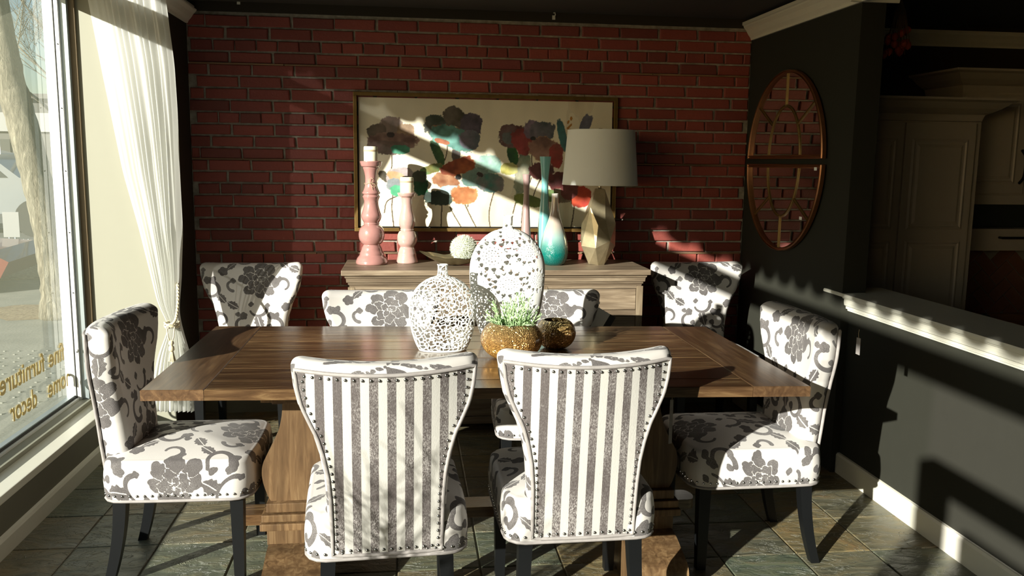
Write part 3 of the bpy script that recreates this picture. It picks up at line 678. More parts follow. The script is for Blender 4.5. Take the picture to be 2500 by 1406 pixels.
    def nails(P, nrm, step, r=.0052):
        P = np.vstack([P, P[:1]]); s_ = np.concatenate([[0], np.cumsum(np.linalg.norm(np.diff(P, axis=0), axis=1))]); m = MB()
        for q in np.arange(0, s_[-1]-step/2, step):
            p = np.array([np.interp(q, s_, P[:, i]) for i in range(3)]); d = Vector(nrm(p)); o1 = d.orthogonal().normalized(); o2 = d.cross(o1); v = []; f = []
            for rr_, hh in ((1, 0), (.8, .55), (.4, .88)):
                for k in range(7): a_ = 2*PI*k/7; v.append(tuple(Vector(p)+(o1*math.cos(a_)+o2*math.sin(a_))*r*rr_+d*r*hh*.75))
            v.append(tuple(Vector(p)+d*r*.75)); 
            for i in range(2):
                for k in range(7): f.append((i*7+k, i*7+(k+1) % 7, (i+1)*7+(k+1) % 7, (i+1)*7+k))
            for k in range(7): f.append((14+k, 14+(k+1) % 7, 21))
            m.add(v, f)
        return m
    o = nails(border(.015, .0045), lambda p: (0, -1, 0), .0235).obj('nailheads', M['nail'], t, True); o['kind'] = 'stuff'
    x, y = plan(1.0125); P = np.stack([x, y, np.full(len(x), .341)], 1)[::4]
    o = nails(P, lambda p: Vector((math.copysign(1, p[0]) if abs(p[0]) > .21 else 0, math.copysign(1, p[1]-.0) if abs(p[1]) > .2 and abs(p[0]) < .235 else 0, .0001)).normalized(), .0245).obj('nailheads', M['nail'], t, True); o['kind'] = 'stuff'
    # legs
    for sx in (-1, 1):
        m = MB(); a, b = .0225, .0165; cx, cy = sx*.2, .205
        m.add([(cx-b, cy-b, 0), (cx+b, cy-b, 0), (cx+b, cy+b, 0), (cx-b, cy+b, 0), (cx-a, cy-a, .33), (cx+a, cy-a, .33), (cx+a, cy+a, .33), (cx-a, cy+a, .33)], [(3, 2, 1, 0), (4, 5, 6, 7), (0, 1, 5, 4), (1, 2, 6, 5), (2, 3, 7, 6), (3, 0, 4, 7)]); m.obj('leg', M['black'], t)
        m = MB(); v = []; n = 12
        for i in range(n+1):
            q = i/n; z = .33*q; cy = -.195-.052*(1-q)**2+.004; cx = sx*(.186-.014*q); h = .016+.006*q; v += [(cx-h, cy-h, z), (cx+h, cy-h, z), (cx+h, cy+h, z), (cx-h, cy+h, z)]
        f = [(3, 2, 1, 0), (n*4, n*4+1, n*4+2, n*4+3)]
        for i in range(n):
            for k in range(4): f.append((i*4+k, i*4+(k+1) % 4, i*4+4+(k+1) % 4, i*4+4+k))
        m.add(v, f).obj('leg', M['black'], t)
    return t
GRP = 'grey damask dining chairs around the table'
ch = build_chair('damask chair with striped nailhead back in front of the table, left one of two', GRP)
ch.location = (-.075, 2.635, 0); ch.rotation_euler = (0, 0, math.radians(3))
dup(ch, (.525, 2.69, 0), math.radians(1.0), 'damask chair with striped nailhead back in front of the table, right one beside amber bowls', GRP)
dup(ch, (-.79, 3.125, 0), math.radians(-91), 'damask chair at the left end of table beside the window', GRP)
dup(ch, (1.265, 3.07, 0), math.radians(90), 'damask chair at the right end of table beside the dark half wall', GRP)
c5 = dup(ch, (-.124, 3.74, 0), math.radians(180), 'damask chair behind the table, left one, behind the small pierced vase', GRP)
c6 = dup(ch, (.622, 3.73, 0), math.radians(178), 'damask chair behind the table, right one, partly hidden by tall vase and bowls', GRP)
for c_ in (c5, c6): c_.scale = (1, 1, .955)
dup(ch, (-.83, 4.49, 0), math.radians(180), 'damask chair standing against the brick wall left of the sideboard', GRP)
dup(ch, (1.635, 4.50, 0), math.radians(180), 'damask chair standing against the brick wall right of the sideboard', GRP)
def hangtag(label, loc, rz, w_=.024, h=.06, cat='tag', mat='piping'):
    t = thing('fabric_tag', label, cat, loc, rz); MB().box(-w_/2, w_/2, -.001, .001, -.03-h, -.03).obj('card', M[mat], t); MB().tube([(0, 0, -.032), (.004, .0, -.015), (0, 0, 0)], .0008, 4).obj('string', M['twine'], t)
hangtag('small grey tag hanging from the back corner of the right end chair', (1.583, 2.812, .900), PI/2)
hangtag('narrow grey strip tag hanging from the table edge above right chair seat', (.862, 2.665, .731), .3, .012, .15)

# ---- table
FL, FR, BR, BL = np.array((-.818, 2.669)), np.array((1.292, 2.564)), np.array((1.298, 3.584)), np.array((-.812, 3.708))
T2 = lambda u, v: (FL*(1-u)+FR*u)*(1-v)+(BL*(1-u)+BR*u)*v
tb = thing('dining_table', 'dark wood trestle dining table with breadboard ends', 'table', (.24, 3.13, 0))
ZTOP = .765
def tplank(name, u0, u1, v0, v1, mat, z0=ZTOP-.034, z1=ZTOP):
    e = .0012; q = [T2(u0, v0), T2(u1, v0), T2(u1, v1), T2(u0, v1)]; cen = sum(q)/4; v = []
    for z, ins in ((z0, .0), (z1-.002, .0), (z1, .0025)):
        for p in q: d = p-cen; p2 = p-np.sign(d)*(e*.5+ins); v.append((p2[0]-.24, p2[1]-3.13, z))
    f = [(3, 2, 1, 0), (8, 9, 10, 11)]+[(i*4+k, i*4+(k+1) % 4, i*4+4+(k+1) % 4, i*4+4+k) for i in range(2) for k in range(4)]
    o = MB().add(v, f).obj(name, mat, tb); return o
ue = .0905
tplank('breadboard_end', 0, ue, 0, 1, M['tabley']); tplank('breadboard_end', 1-ue, 1, 0, 1, M['tabley'])
vs = [0, .105, .265, .41, .55, .69, .80, .905, 1]
for a, b in zip(vs[:-1], vs[1:]): tplank('plank', ue, 1-ue, a, b, M['table'])
for px in (-.395, .60+.015):
    ped = bpy.data.objects.new('pedestal', None); C.objects.link(ped); ped.parent = tb; ped.location = (px-.24+.01 if px < 0 else px, 0, 0)
    X0 = 0.0
    def pb(nm, *a, **k): return MB().box(*a, **k).obj(nm, M['pedestal'], ped)
    pb('top_cleat', X0-.085, X0+.085, -.40, .40, .700, .731, b=.003); pb('top_cleat', X0-.072, X0+.072, -.26, .26, .655, .700, b=.003)
    prof = [(.65, .045), (.60, .048), (.54, .062), (.49, .084), (.44, .112), (.40, .12), (.36, .116), (.32, .104), (.295, .092)]
    L_ = smoothcurve([(w_, z) for z, w_ in prof], 4); poly = [(X0-w_, z) for w_, z in L_]+[(X0+w_, z) for w_, z in L_[::-1]]
    m = MB().prism(poly, -.21, .21, 'y'); m.obj('column', M['pedestal'], ped)
    for k, (hw_, z0, z1) in enumerate(((.105, .262, .295), (.12, .232, .258), (.125, .205, .230))): pb('base_layer', X0-hw_, X0+hw_, -.235-k*.012, .235+k*.012, z0, z1, b=.004)
    pb('plinth', X0-.105, X0+.105, -.235, .235, .145, .205, b=.003)
    # long scrolled foot running front to back
    fp = smoothcurve([(-.44, .03), (-.445, .075), (-.42, .105), (-.36, .122), (-.28, .145), (-.15, .15), (0, .15), (.15, .15), (.28, .145), (.36, .122), (.42, .105), (.445, .075), (.44, .03)], 4)+[(.42, 0), (-.42, 0)]
    MB().prism(fp, X0-.1, X0+.1, 'x').obj('foot', M['pedestal'], ped)
stf = MB(); npoly = [(-.82, -.05)]+[(-.84-.03*math.cos(a), .05*math.sin(a)) for a in np.linspace(-PI/2, PI/2, 9)]+[(.84+.03*math.cos(a), .05*math.sin(a)) for a in np.linspace(PI/2, -PI/2, 9)]
stf.prism(npoly, .152, .192, 'z'); o = stf.obj('stretcher', M['table'], tb); o.location = (-.01, -.03, 0)
tb.rotation_euler = (0, 0, 0)

# ---- sideboard
sb = thing('sideboard', 'greyed wood sideboard with moulded cornice against the brick wall', 'sideboard', (.478, 4.72, 0))
cx = .478; TZ = .905
MB().box(-.823, .823, -.25, .25, TZ-.028, TZ, b=.004).obj('top', M['dresser'], sb)
prof = [(.0, TZ-.028), (.012, TZ-.034), (.012, TZ-.040), (.018, TZ-.046), (.02, TZ-.066), (.028, TZ-.070), (.028, TZ-.078), (.034, TZ-.082), (.036, TZ-.092)]
m = MB(); v = []; n = len(prof)
for d, z in prof: X_, Y_ = .818-d, .245-d*.9; v += [(-X_, -Y_, z), (X_, -Y_, z), (X_, .25, z), (-X_, .25, z)]
f = [(i*4+k, i*4+4+k, i*4+4+(k+1) % 4, i*4+(k+1) % 4) for i in range(n-1) for k in range(4)]
m.add(v, f).obj('cornice', M['dresser'], sb)
m = MB().box(-.785, .785, -.205, .25, .06, TZ-.092); m.obj('carcass', M['dressery'], sb)
for x0, x1 in ((-.79, -.755), (-.265, -.235), (.235, .265), (.755, .79)): MB().box(x0, x1, -.222, -.205, .06, TZ-.092, b=.002).obj('stile', M['dressery'], sb)
for z0, z1 in ((.80, .815), (.648, .68), (.36, .392), (.06, .1)):
    for x0, x1 in ((-.755, -.265), (-.235, .235), (.265, .755)): MB().box(x0, x1, -.220, -.205, z0, z1, b=.002).obj('rail', M['dresser'], sb)
for x0, x1 in ((-.755, -.265), (-.235, .235), (.265, .755)):
    for z0, z1 in ((.68, .80), (.392, .648), (.1, .36)):
        d = MB().box(x0+.003, x1-.003, -.216, -.20, z0+.003, z1-.003, b=.002).obj('drawer', M['dresser'], sb)
        if z1 > .7 or True:
            MB().lathe([(.006, 0), (.006, .014), (.014, .018), (.0155, .026), (.012, .031), (0, .032)], 20).obj('knob', M['brasslow'], d, True, 40, ((x0+x1)/2, -.216, (z0+z1)/2-.005)).rotation_euler = (PI/2, 0, 0)
for sx in (-1, 1):
    for sy in (-1, 1): MB().box(sx*.75-.03, sx*.75+.03, sy*.2-.03 if sy > 0 else -.21, sy*.2+.03 if sy > 0 else -.15, 0, .06, b=.003).obj('foot', M['dressery'], sb)
cd = thing('price_card', 'white and black card hanging behind the right corner of the rear chair', 'card', (.905, 4.0, .80))
cd.rotation_euler = (0, math.radians(30), 0)
MB().box(-.012, .078, -.012, -.009, -.165, -.012).obj('white_card', M['paper'], cd); MB().box(.0, .112, -.006, -.003, -.165, -.012).obj('black_card', M['blackcard'], cd); MB().tube([(.02, -.008, -.014), (-.03, -.03, .02), (-.065, -.05, .04)], .001, 4).obj('string', M['twine'], cd)

# ---- painting
PX0, PX1, PZ0, PZ1 = -.303, 1.221, 1.066, 1.851; PW, PH = PX1-PX0, PZ1-PZ0
pt = thing('framed_painting', 'wide gold framed painting of loose abstract poppies on brick wall', 'painting', (PX0, YB-.028, PZ0)); pt.rotation_euler = (math.radians(-1.5), 0, 0)
fwid = .02
for a in ((0, PW, 0, fwid), (0, PW, PH-fwid, PH), (0, fwid, fwid, PH-fwid), (PW-fwid, PW, fwid, PH-fwid)):
    MB().box(a[0], a[1], -.028, .014, a[2], a[3], b=.002).obj('frame_bar', M['gold'], pt)
MB().box(fwid, PW-fwid, .0, .012, fwid, PH-fwid).obj('backing', M['blackgap'], pt)
gw, gh = 470, 236; U, Vv = np.meshgrid(np.linspace(0, 1, gw), np.linspace(0, 1, gh))
# canvas painted procedurally: coordinates in units of the picture (x right, y down)
cxp = 75+U*2195; cyp = 1240-Vv*1120
def vnoise(x, y, s, seed):
    r = np.random.RandomState(seed); g = r.rand(64, 64); fx, fy = x/s, y/s; ix, iy = np.floor(fx).astype(int), np.floor(fy).astype(int); tx, ty = fx-ix, fy-iy; tx, ty = tx*tx*(3-2*tx), ty*ty*(3-2*ty)
    g00, g10, g01, g11 = g[iy % 64, ix % 64], g[iy % 64, (ix+1) % 64], g[(iy+1) % 64, ix % 64], g[(iy+1) % 64, (ix+1) % 64]
    return (g00*(1-tx)+g10*tx)*(1-ty)+(g01*(1-tx)+g11*tx)*ty
fbm = lambda x, y, s, sd: vnoise(x, y, s, sd)*.5+vnoise(x, y, s/2, sd+1)*.3+vnoise(x, y, s/4, sd+2)*.2
col = np.zeros((gh, gw, 3)); base = np.array((.80, .74, .60)); n1 = fbm(cxp, cyp*.35, 260, 1)[..., None]; n2 = fbm(cxp, cyp*.3, 170, 9)[..., None]
col[:] = base*(.78+.4*n1); col = col*(1-.25*(n2 > .6)*(n2-.5)*4)+np.array((.1, .04, .0))*(n2 > .62)*.4
col += ((cyp[..., None] > 1000)*.05)*np.array((.6, .7, .2))
edge = np.exp(-((cxp-75)/60)**2)[..., None]; col = col*(1-.35*edge)+np.array((.16, .18, .2))*.35*edge*(cyp[..., None] > 500)
def stem(pts, w_=6, c_=(.07, .045, .025)):
    global col
    P = np.array(smoothcurve(pts, 8)); d = np.full(cxp.shape, 1e9)
    for p, q in zip(P[:-1], P[1:]):
        v = q-p; L2 = v@v+1e-9; t = np.clip(((cxp-p[0])*v[0]+(cyp-p[1])*v[1])/L2, 0, 1); d = np.minimum(d, np.hypot(cxp-p[0]-t*v[0], cyp-p[1]-t*v[1]))
    m = np.clip((w_-d+(fbm(cxp, cyp, 12, 30)-.5)*4)/2, 0, 1)[..., None]; col = col*(1-m)+np.array(c_)*m
bseed = [50]
def bl(x, y, rx, ry, c_, rot=0, c2=None, rough=.35, rim=None):
    global col
    bseed[0] += 3; rx *= 1.1; ry *= 1.12; c_ = tuple(q*.72 for q in c_); c2 = None if c2 is None else tuple(q*.85 for q in c2); sd = bseed[0]; a = math.radians(rot); u = ((cxp-x)*math.cos(a)+(cyp-y)*math.sin(a))/rx; v = (-(cxp-x)*math.sin(a)+(cyp-y)*math.cos(a))/ry
    d = 1-(np.abs(u)**2.5+np.abs(v)**2.5)**(1/2.5)+(fbm(cxp, cyp, 90, sd)-.5)*rough+(fbm(cxp, cyp, 22, sd+1)-.5)*.34
    m = np.clip(d/.06, 0, 1)[..., None]; f_ = fbm(cxp, cyp, 120, sd+2)[..., None]; g_ = fbm(cxp, cyp, 30, sd+5)[..., None]
    c_ = np.array(c_); c2 = np.array(c2 if c2 is not None else c_*1.6+.02); cc = c_*(1-np.clip(f_*2-.5, 0, 1))+c2*np.clip(f_*2-.5, 0, 1); cc = cc*(.75+.5*g_)
    if rim is not None: rmk = (np.clip(1-np.abs(d-.04)/.045, 0, 1)*(fbm(cxp, cyp, 40, sd+7) > .5))[..., None]; cc = cc*(1-rmk)+np.array(rim)*rmk
    col = col*(1-m)+cc*m
for s_ in ([(352, 590), (355, 650), (350, 730)], [(360, 960), (350, 1080), (365, 1240)], [(400, 970), (310, 1020), (285, 1120)], [(830, 520), (815, 620), (785, 700), (775, 770)], [(780, 1050), (775, 1150), (772, 1240)], [(840, 1030), (870, 1110), (945, 1240)], [(970, 1020), (1020, 1130), (1075, 1240)], [(1235, 920), (1200, 1050), (1190, 1150), (1200, 1240)], [(1560, 590), (1562, 650), (1565, 690)], [(1640, 810), (1600, 900), (1580, 960)], [(1450, 930), (1430, 1000), (1400, 1120)], [(1490, 1050), (1480, 1150), (1478, 1240)], [(1945, 1050), (1935, 1150), (1920, 1240)], [(1560, 800), (1545, 850)], [(1010, 1010), (1005, 1060)]): stem(s_)
LG, DG = (.08, .16, .05), (.02, .07, .035)
bl(745, 590, 38, 110, DG, -22, (.09, .2, .06), .2); bl(900, 600, 36, 62, (.06, .06, .05), 0, (.12, .1, .1), .2); bl(695, 730, 95, 38, (.2, .16, .03), -18, (.12, .3, .12), .25, (.35, .2, .05)); bl(1395, 600, 42, 100, DG, -14, (.03, .12, .03), .2); bl(1480, 760, 60, 175, (.18, .28, .22), 8, (.42, .4, .3), .12, (.04, .09, .06)); bl(1530, 1000, 125, 45, (.09, .13, .03), 12, (.2, .24, .05), .25); bl(1830, 430, 32, 140, (.06, .13, .16), -12, (.05, .2, .2), .2); bl(290, 800, 60, 35, (.05, .04, .02), 40, None, .3)
bl(350, 380, 95, 85, (.2, .16, .14), 0, (.33, .24, .22)); bl(230, 410, 80, 60, (.1, .09, .07), 0, (.2, .14, .12)); bl(470, 400, 70, 60, (.2, .14, .09), 0, (.4, .27, .18)); bl(350, 490, 195, 62, (.16, .09, .08), 0, (.42, .28, .25)); bl(330, 550, 165, 55, (.13, .10, .08), 0, (.24, .15, .15)); bl(430, 565, 70, 35, (.05, .25, .16)); bl(345, 438, 30, 20, (.02, .01, .01))
bl(740, 360, 105, 85, (.05, .07, .05), 20, (.12, .13, .12)); bl(900, 280, 115, 75, (.06, .055, .03), 30, (.14, .12, .1)); bl(1030, 340, 90, 95, (.06, .05, .07), 0, (.14, .12, .17)); bl(880, 460, 200, 85, (.06, .16, .14), 18, (.18, .42, .38), .3, (.4, .15, .06)); bl(1020, 470, 80, 75, (.12, .15, .18), 0, (.25, .2, .28)); bl(780, 490, 60, 20, (.35, .12, .06), 15)
bl(1390, 430, 115, 95, (.12, .04, .04), 0, (.18, .13, .13)); bl(1370, 450, 60, 50, (.12, .14, .15)); bl(1480, 480, 85, 110, (.22, .04, .04), -20, (.35, .06, .06)); bl(1560, 370, 65, 70, (.16, .12, .18), 0, (.26, .2, .28)); bl(1650, 390, 105, 85, (.08, .11, .12), 0, (.2, .17, .22)); bl(1690, 555, 145, 100, (.18, .1, .08), 25, (.38, .22, .18), .3, (.45, .25, .1)); bl(1775, 600, 60, 95, (.42, .05, .04), 0, (.2, .05, .04)); bl(1570, 450, 22, 16, (.01, .01, .01))
bl(1650, 740, 105, 75, (.06, .02, .025), 0, (.16, .05, .05)); bl(1830, 840, 115, 85, (.08, .015, .015), 0, (.2, .03, .03)); bl(1820, 960, 90, 60, (.2, .15, .1)); bl(2000, 965, 90, 90, (.6, .08, .03), 0, (.4, .04, .03)); bl(1900, 910, 70, 70, (.12, .02, .02)); bl(1740, 960, 60, 50, (.1, .16, .05))
bl(430, 800, 115, 70, (.35, .42, .4), 0, (.5, .4, .42)); bl(390, 800, 70, 36, (.6, .28, .1), 20, (.65, .45, .3)); bl(370, 875, 62, 50, (.22, .25, .27)); bl(405, 925, 60, 42, (.07, .38, .2)); bl(600, 890, 58, 70, (.015, .07, .03), 0, (.02, .16, .07)); bl(585, 800, 62, 48, (.03, .04, .02))
bl(1170, 690, 125, 78, (.22, .48, .43), 0, (.42, .6, .54), .2); bl(1060, 790, 110, 80, (.13, .25, .23), 0, (.25, .36, .33)); bl(1200, 850, 115, 75, (.06, .24, .21), 0, (.28, .2, .22)); bl(920, 710, 145, 66, (.22, .04, .02), -22, (.42, .12, .04), .25, (.45, .25, .1)); bl(820, 845, 115, 60, (.3, .1, .04), 18, (.55, .32, .18)); bl(760, 985, 115, 60, (.03, .05, .04), 0, (.06, .1, .08)); bl(850, 915, 80, 38, (.35, .5, .55)); bl(970, 960, 112, 72, (.42, .13, .04), 0, (.65, .32, .14), .25, (.5, .35, .15)); bl(1110, 775, 28, 18, (.03, .02, .02), 20, None, .2, (.5, .4, .35)); bl(920, 800, 26, 24, (.01, .01, .01)); bl(1362, 722, 70, 50, (.42, .38, .07), 0, (.55, .55, .25), .15, (.4, .2, .05))
bl(2035, 315, 45, 80, (.08, .1, .15), 20, (.18, .18, .26)); bl(2090, 385, 100, 26, (.08, .11, .14)); bl(2168, 375, 30, 25, (.03, .02, .01), 0, (.35, .2, .02))
for k, (x, y) in enumerate(((1905, 270), (1880, 300), (1900, 330), (1880, 350), (1905, 380), (1890, 370))): bl(x, y, 9, 16, (.45, .2, .03), 20*k, None, .5)
col = np.clip(col, 0, 1); tx0, tx1, tz0, tz1 = fwid+.008, PW-fwid-.008, fwid+.008, PH-fwid-.008
Vp = np.stack([tx0+U*(tx1-tx0), np.full_like(U, -.012), tz0+Vv*(tz1-tz0)], -1); me = grid_mesh('canvas', Vp, None, M['paint'], closed_u=False)
ca = me.color_attributes.new('col', 'FLOAT_COLOR', 'POINT'); ca.data.foreach_set('color', np.concatenate([col, np.ones((gh, gw, 1))], -1).reshape(-1).astype(np.float32)); lo('canvas', me, pt)
def chain(parent, p0, p1, r=.0065):
    m = MB(); a, b = Vector(p0), Vector(p1); n = int((b-a).length/.0155)
    for i in range(n):
        c_ = a.lerp(b, (i+.5)/n); d = (b-a).normalized(); s_ = Vector((1, 0, 0)) if i % 2 else Vector((.2, 1, 0)); s_ = (s_-d*s_.dot(d)).normalized()
        m.tube([tuple(c_+d*.0095*math.cos(t)+s_*.005*math.sin(t)) for t in np.linspace(0, 2*PI, 10, endpoint=False)], .0014, 5, closed=True)
    return m.obj('hanging_chain', M['iron'], parent)
chain(pt, (-.055-PX0, .01, PH), (-.04-PX0, .005, 2.203-PZ0)); chain(pt, (1.03-PX0, .01, PH), (.99-PX0, .005, 2.203-PZ0))
def hook(x, z, label):
    t = thing('wall_hook', label, 'hook', (x, YB-.017, z)); MB().box(-.009, .009, -.002, .0, -.012, .012, b=.001).obj('plate', M['trim'], t)
    MB().tube([(0, -.002, .006), (0, -.014, .004), (.006, -.02, .012), (.003, -.02, .024), (-.006, -.018, .022)], .003, 6).obj('hook', M['trim'], t)
hook(-.915, 2.318, 'small pale hook on the dark header, above the left end of bricks'); hook(.835, 2.292, 'small pale hook on the dark header above the painting')

# ---- things on the sideboard
k_ = .000526
def candlestick(x, y, prof, mat, ch_, label, lab2, twine=False):
    t = thing('candlestick', label, 'candlestick', (x, y, TZ)); z0 = prof[-1][1]
    P = [((r_)*k_, (z0-zz)*k_) for zz, r_ in [(p[1], p[0]) for p in prof]][::-1]
    P = [(p[0], p[1]) for p in smoothcurve([(a, b) for a, b in P], 4)]; m = MB(); m.lathe([(0.001, 0)]+P+[(.001, P[-1][1]-.004)], 48); m.obj('body', mat, t, True, 50)
    if twine:
        zt = (z0-520)*k_; m = MB(); rr_ = .0355
        m.tube([(rr_*math.cos(a), rr_*math.sin(a), zt+.004*math.sin(3*a)) for a in np.linspace(0, 2*PI, 30, endpoint=False)], .0012, 5, closed=True)
        m.tube(smoothcurve([(.0, -.036, zt), (.012, -.041, zt+.022), (.0, -.04, zt+.03), (-.006, -.04, zt+.01), (.004, -.04, zt-.01), (.02, -.041, zt-.018), (.022, -.04, zt-.004), (.004, -.038, zt)], 5), .0011, 5); m.tube(smoothcurve([(0, -.037, zt), (.006, -.04, zt-.02), (.012, -.041, zt-.04)], 4), .001, 5); m.obj('twine_bow', M['twine'], t)
    zc = P[-1][1]-.004; r_, h = ch_; c = thing('pillar_candle', lab2, 'candle', (x, y, TZ+zc))
    MB().lathe([(0, 0), (r_, 0), (r_, h-.004), (r_-.003, h), (r_*.75, h-.001), (r_*.3, h-.006), (0, h-.007)], 40).obj('wax', M['wax'], c, True, 40); MB().tube([(0, 0, h-.008), (.001, 0, h+.004)], .0011, 5).obj('wick', M['gap'], c)
    MB().lathe([(r_+.0004, h*.66), (r_+.001, h*.68), (r_+.001, h*.76), (r_+.0004, h*.78)], 40).obj('band', M['twine'], c)
p1 = [(100, 290), (113, 295), (111, 310), (100, 345), (84, 352), (82, 365), (66, 420), (60, 480), (66, 550), (84, 598), (93, 610), (92, 625), (80, 634), (84, 645), (91, 655), (86, 668), (75, 700), (76, 745), (90, 800), (105, 850), (100, 885), (84, 915), (80, 925), (83, 936), (78, 946), (95, 958), (122, 990), (135, 1045), (128, 1100), (105, 1140), (88, 1152), (92, 1165), (103, 1185), (106, 1195), (112, 1215), (122, 1235), (126, 1250), (128, 1262), (150, 1290), (162, 1315), (168, 1335), (165, 1352), (158, 1358)]
candlestick(-.198, 4.765, p1, M['pink'], (.0375, .082), 'tall dusty pink turned ceramic candlestick with twine bow', 'cream pillar candle on the taller pink candlestick', True)
p2 = [(88, 596), (98, 600), (97, 612), (86, 635), (66, 648), (58, 690), (57, 730), (66, 790), (80, 840), (88, 880), (84, 930), (72, 965), (68, 978), (72, 990), (68, 1000), (82, 1008), (100, 1040), (108, 1085), (100, 1130), (80, 1160), (74, 1172), (82, 1188), (86, 1200), (92, 1222), (98, 1240), (100, 1255), (102, 1270), (110, 1300), (118, 1325), (116, 1336), (112, 1340)]
candlestick(-.005, 4.82, p2, M['pink2'], (.0365, .088), 'shorter pale pink turned ceramic candlestick', 'cream pillar candle on the shorter pink candlestick')
def vase(name, label, x, y, z0, pts, mat, k, zb, base_r=None, cat='vase', wall=.003):
    t = thing(name, label, cat, (x, y, z0)); P = [(r_*k, (zb-zz)*k) for zz, r_ in pts][::-1]; P = smoothcurve(P, 5)
    inn = [(max(.002, r_-wall), z) for r_, z in P[::-1]][:max(6, len(P)//3)]
    MB().lathe([(0.001, 0)]+[tuple(p) for p in P]+inn, 48).obj('body', mat, t, True, 60); return t
kv = .000605
vase('bottle_vase', 'slim mauve bottle vase, darkest and narrowest of the three bottles', .66, 4.79, TZ, [(520, 37), (560, 34), (620, 29), (700, 25), (780, 28), (850, 32), (950, 38), (1050, 44), (1150, 52), (1250, 56), (1330, 50), (1345, 40)], M['mauve'], kv, 1345)
vase('bottle_vase', 'tall slim teal bottle vase, tallest of the three bottles', .774, 4.85, TZ, [(375, 52), (385, 51), (430, 46), (500, 38), (600, 31), (700, 33), (850, 46), (950, 54), (1050, 61), (1150, 64), (1250, 62), (1330, 52), (1345, 46)], M['teal'], kv*1.02, 1345)
vase('bottle_vase', 'pear shaped bottle vase fading from pink neck to teal crackle base', .81, 4.71, TZ, [(670, 33), (700, 32), (760, 33), (830, 39), (900, 55), (980, 82), (1060, 108), (1130, 124), (1200, 131), (1260, 126), (1310, 108), (1335, 85)], M['ombre'], kv*.985, 1335)
# leaf dish with a ball of foliage
ds = thing('leaf_dish', 'shallow brass leaf shaped dish on the sideboard', 'dish', (.255, 4.70, TZ)); m = MB(); rings = []
NS = 48
for q in np.linspace(0, 1, 10):
    for a in np.linspace(0, 2*PI, NS, endpoint=False):
        R_ = (.15+.03*abs(math.cos(a))+(.02 if math.cos(a) < -.7 else 0))*(1+.05*math.cos(8*a)*q); z = .004+.045*q**2+(.028*q**2*max(0, -math.cos(a))**3)+.003*math.cos(8*a)*q
        rings.append((R_*q*math.cos(a)*.93, R_*q*math.sin(a)*.72, z))
f = [(i*NS+k, i*NS+(k+1) % NS, i*NS+NS+(k+1) % NS, i*NS+NS+k) for i in range(9) for k in range(NS)]; m.add(rings, f); m.add([(a, b, c-.003) for a, b, c in rings], [q[::-1] for q in f]); m.obj('dish', M['brasslow'], ds, True)
bl_ = thing('foliage_ball', 'round pale green spiky foliage ball in the leaf dish', 'ornament', (.305, 4.70, TZ+.014+.078)); m = MB()
m.lathe([(.0635*math.sin(t), -.0635*math.cos(t)) for t in np.linspace(.01, PI-.01, 14)], 20)
for i in range(1500):
    z = 1-2*(i+.5)/1500; ph = i*2.39996; rr_ = math.sqrt(1-z*z); d = Vector((rr_*math.cos(ph), rr_*math.sin(ph), z)); L = rnd.uniform(.012, .021); a = d.orthogonal().normalized(); a.rotate(__import__('mathutils').Quaternion(d, rnd.uniform(0, 6))); b = d.cross(a); p = d*.061; tip = d*(.061+L)+a*rnd.uniform(-.006, .006)
    w_ = .0023; m.add([p+a*w_, p-a*w_*.5+b*w_, p-a*w_*.5-b*w_, tip], [(0, 1, 3), (1, 2, 3), (2, 0, 3)])
m.obj('leaves', M['ball'], bl_)
# lamp
lp = thing('table_lamp', 'faceted brass table lamp with pale grey drum shade', 'lamp', (1.065, 4.73, TZ)); kk = .000608
fr = lambda X_, Y_, d: ((X_-838)*kk, d, (1330-Y_)*kk)
V = [fr(790, 632, -.02), fr(880, 637, -.02), fr(735, 800, -.06), fr(800, 960, -.088), fr(870, 885, -.075), fr(990, 945, -.02), fr(670, 1155, -.03), fr(780, 1165, -.095), fr(915, 1100, -.09), fr(990, 1155, -.02), fr(745, 1325, -.03), fr(825, 1330, -.045), fr(888, 1330, -.03), fr(672, 960, -.01)]
V += [fr(800, 632, .025), fr(875, 632, .025), fr(740, 830, .07), fr(900, 900, .08), fr(690, 1100, .06), fr(960, 1100, .07), fr(830, 1180, .095), fr(760, 1330, .035), fr(880, 1330, .035), fr(985, 980, .03)]
bm = bmesh.new()
for q in V: bm.verts.new(q)
r_ = bmesh.ops.convex_hull(bm, input=bm.verts[:]); bmesh.ops.delete(bm, geom=list({g_ for g_ in r_['geom_interior']+r_['geom_unused'] if isinstance(g_, bmesh.types.BMVert)}), context='VERTS')
bmesh.ops.dissolve_limit(bm, angle_limit=math.radians(4), verts=bm.verts[:], edges=bm.edges[:])
me = bpy.data.meshes.new('base'); bm.to_mesh(me); bm.free(); me.materials.append(M['brass']); lo('base', me, lp)
MB().tube([(0, 0, .42), (0, 0, .455)], .0095, 16).obj('neck', M['brass'], lp, True); MB().tube([(0, 0, .45), (0, 0, .62)], .005, 8).obj('stem', M['brass'], lp)
R0, R1, Z0, Z1 = .210, .186, .447, .745
m = MB().lathe([(R0, Z0), (R1, Z1)], 64); m.f = m.f[:64]; m2 = MB().lathe([(R1-.003, Z1), (R0-.003, Z0)], 64); m.add(m2.v, m2.f[:64]); m.obj('lamp_shade', M['shade'], lp, True)
for R_, Z_ in ((R0-.001, Z0), (R1-.001, Z1)): MB().tube([(R_*math.cos(a), R_*math.sin(a), Z_) for a in np.linspace(0, 2*PI, 64, endpoint=False)], .002, 6, closed=True).obj('shade_rim', M['shade'], lp, True)
m = MB()
for k in range(3): a = 2*PI*k/3; m.tube([(0, 0, .62), (R1*.99*math.cos(a), R1*.99*math.sin(a), Z1-.02)], .0015, 5)
m.obj('shade_spider', M['brass'], lp)

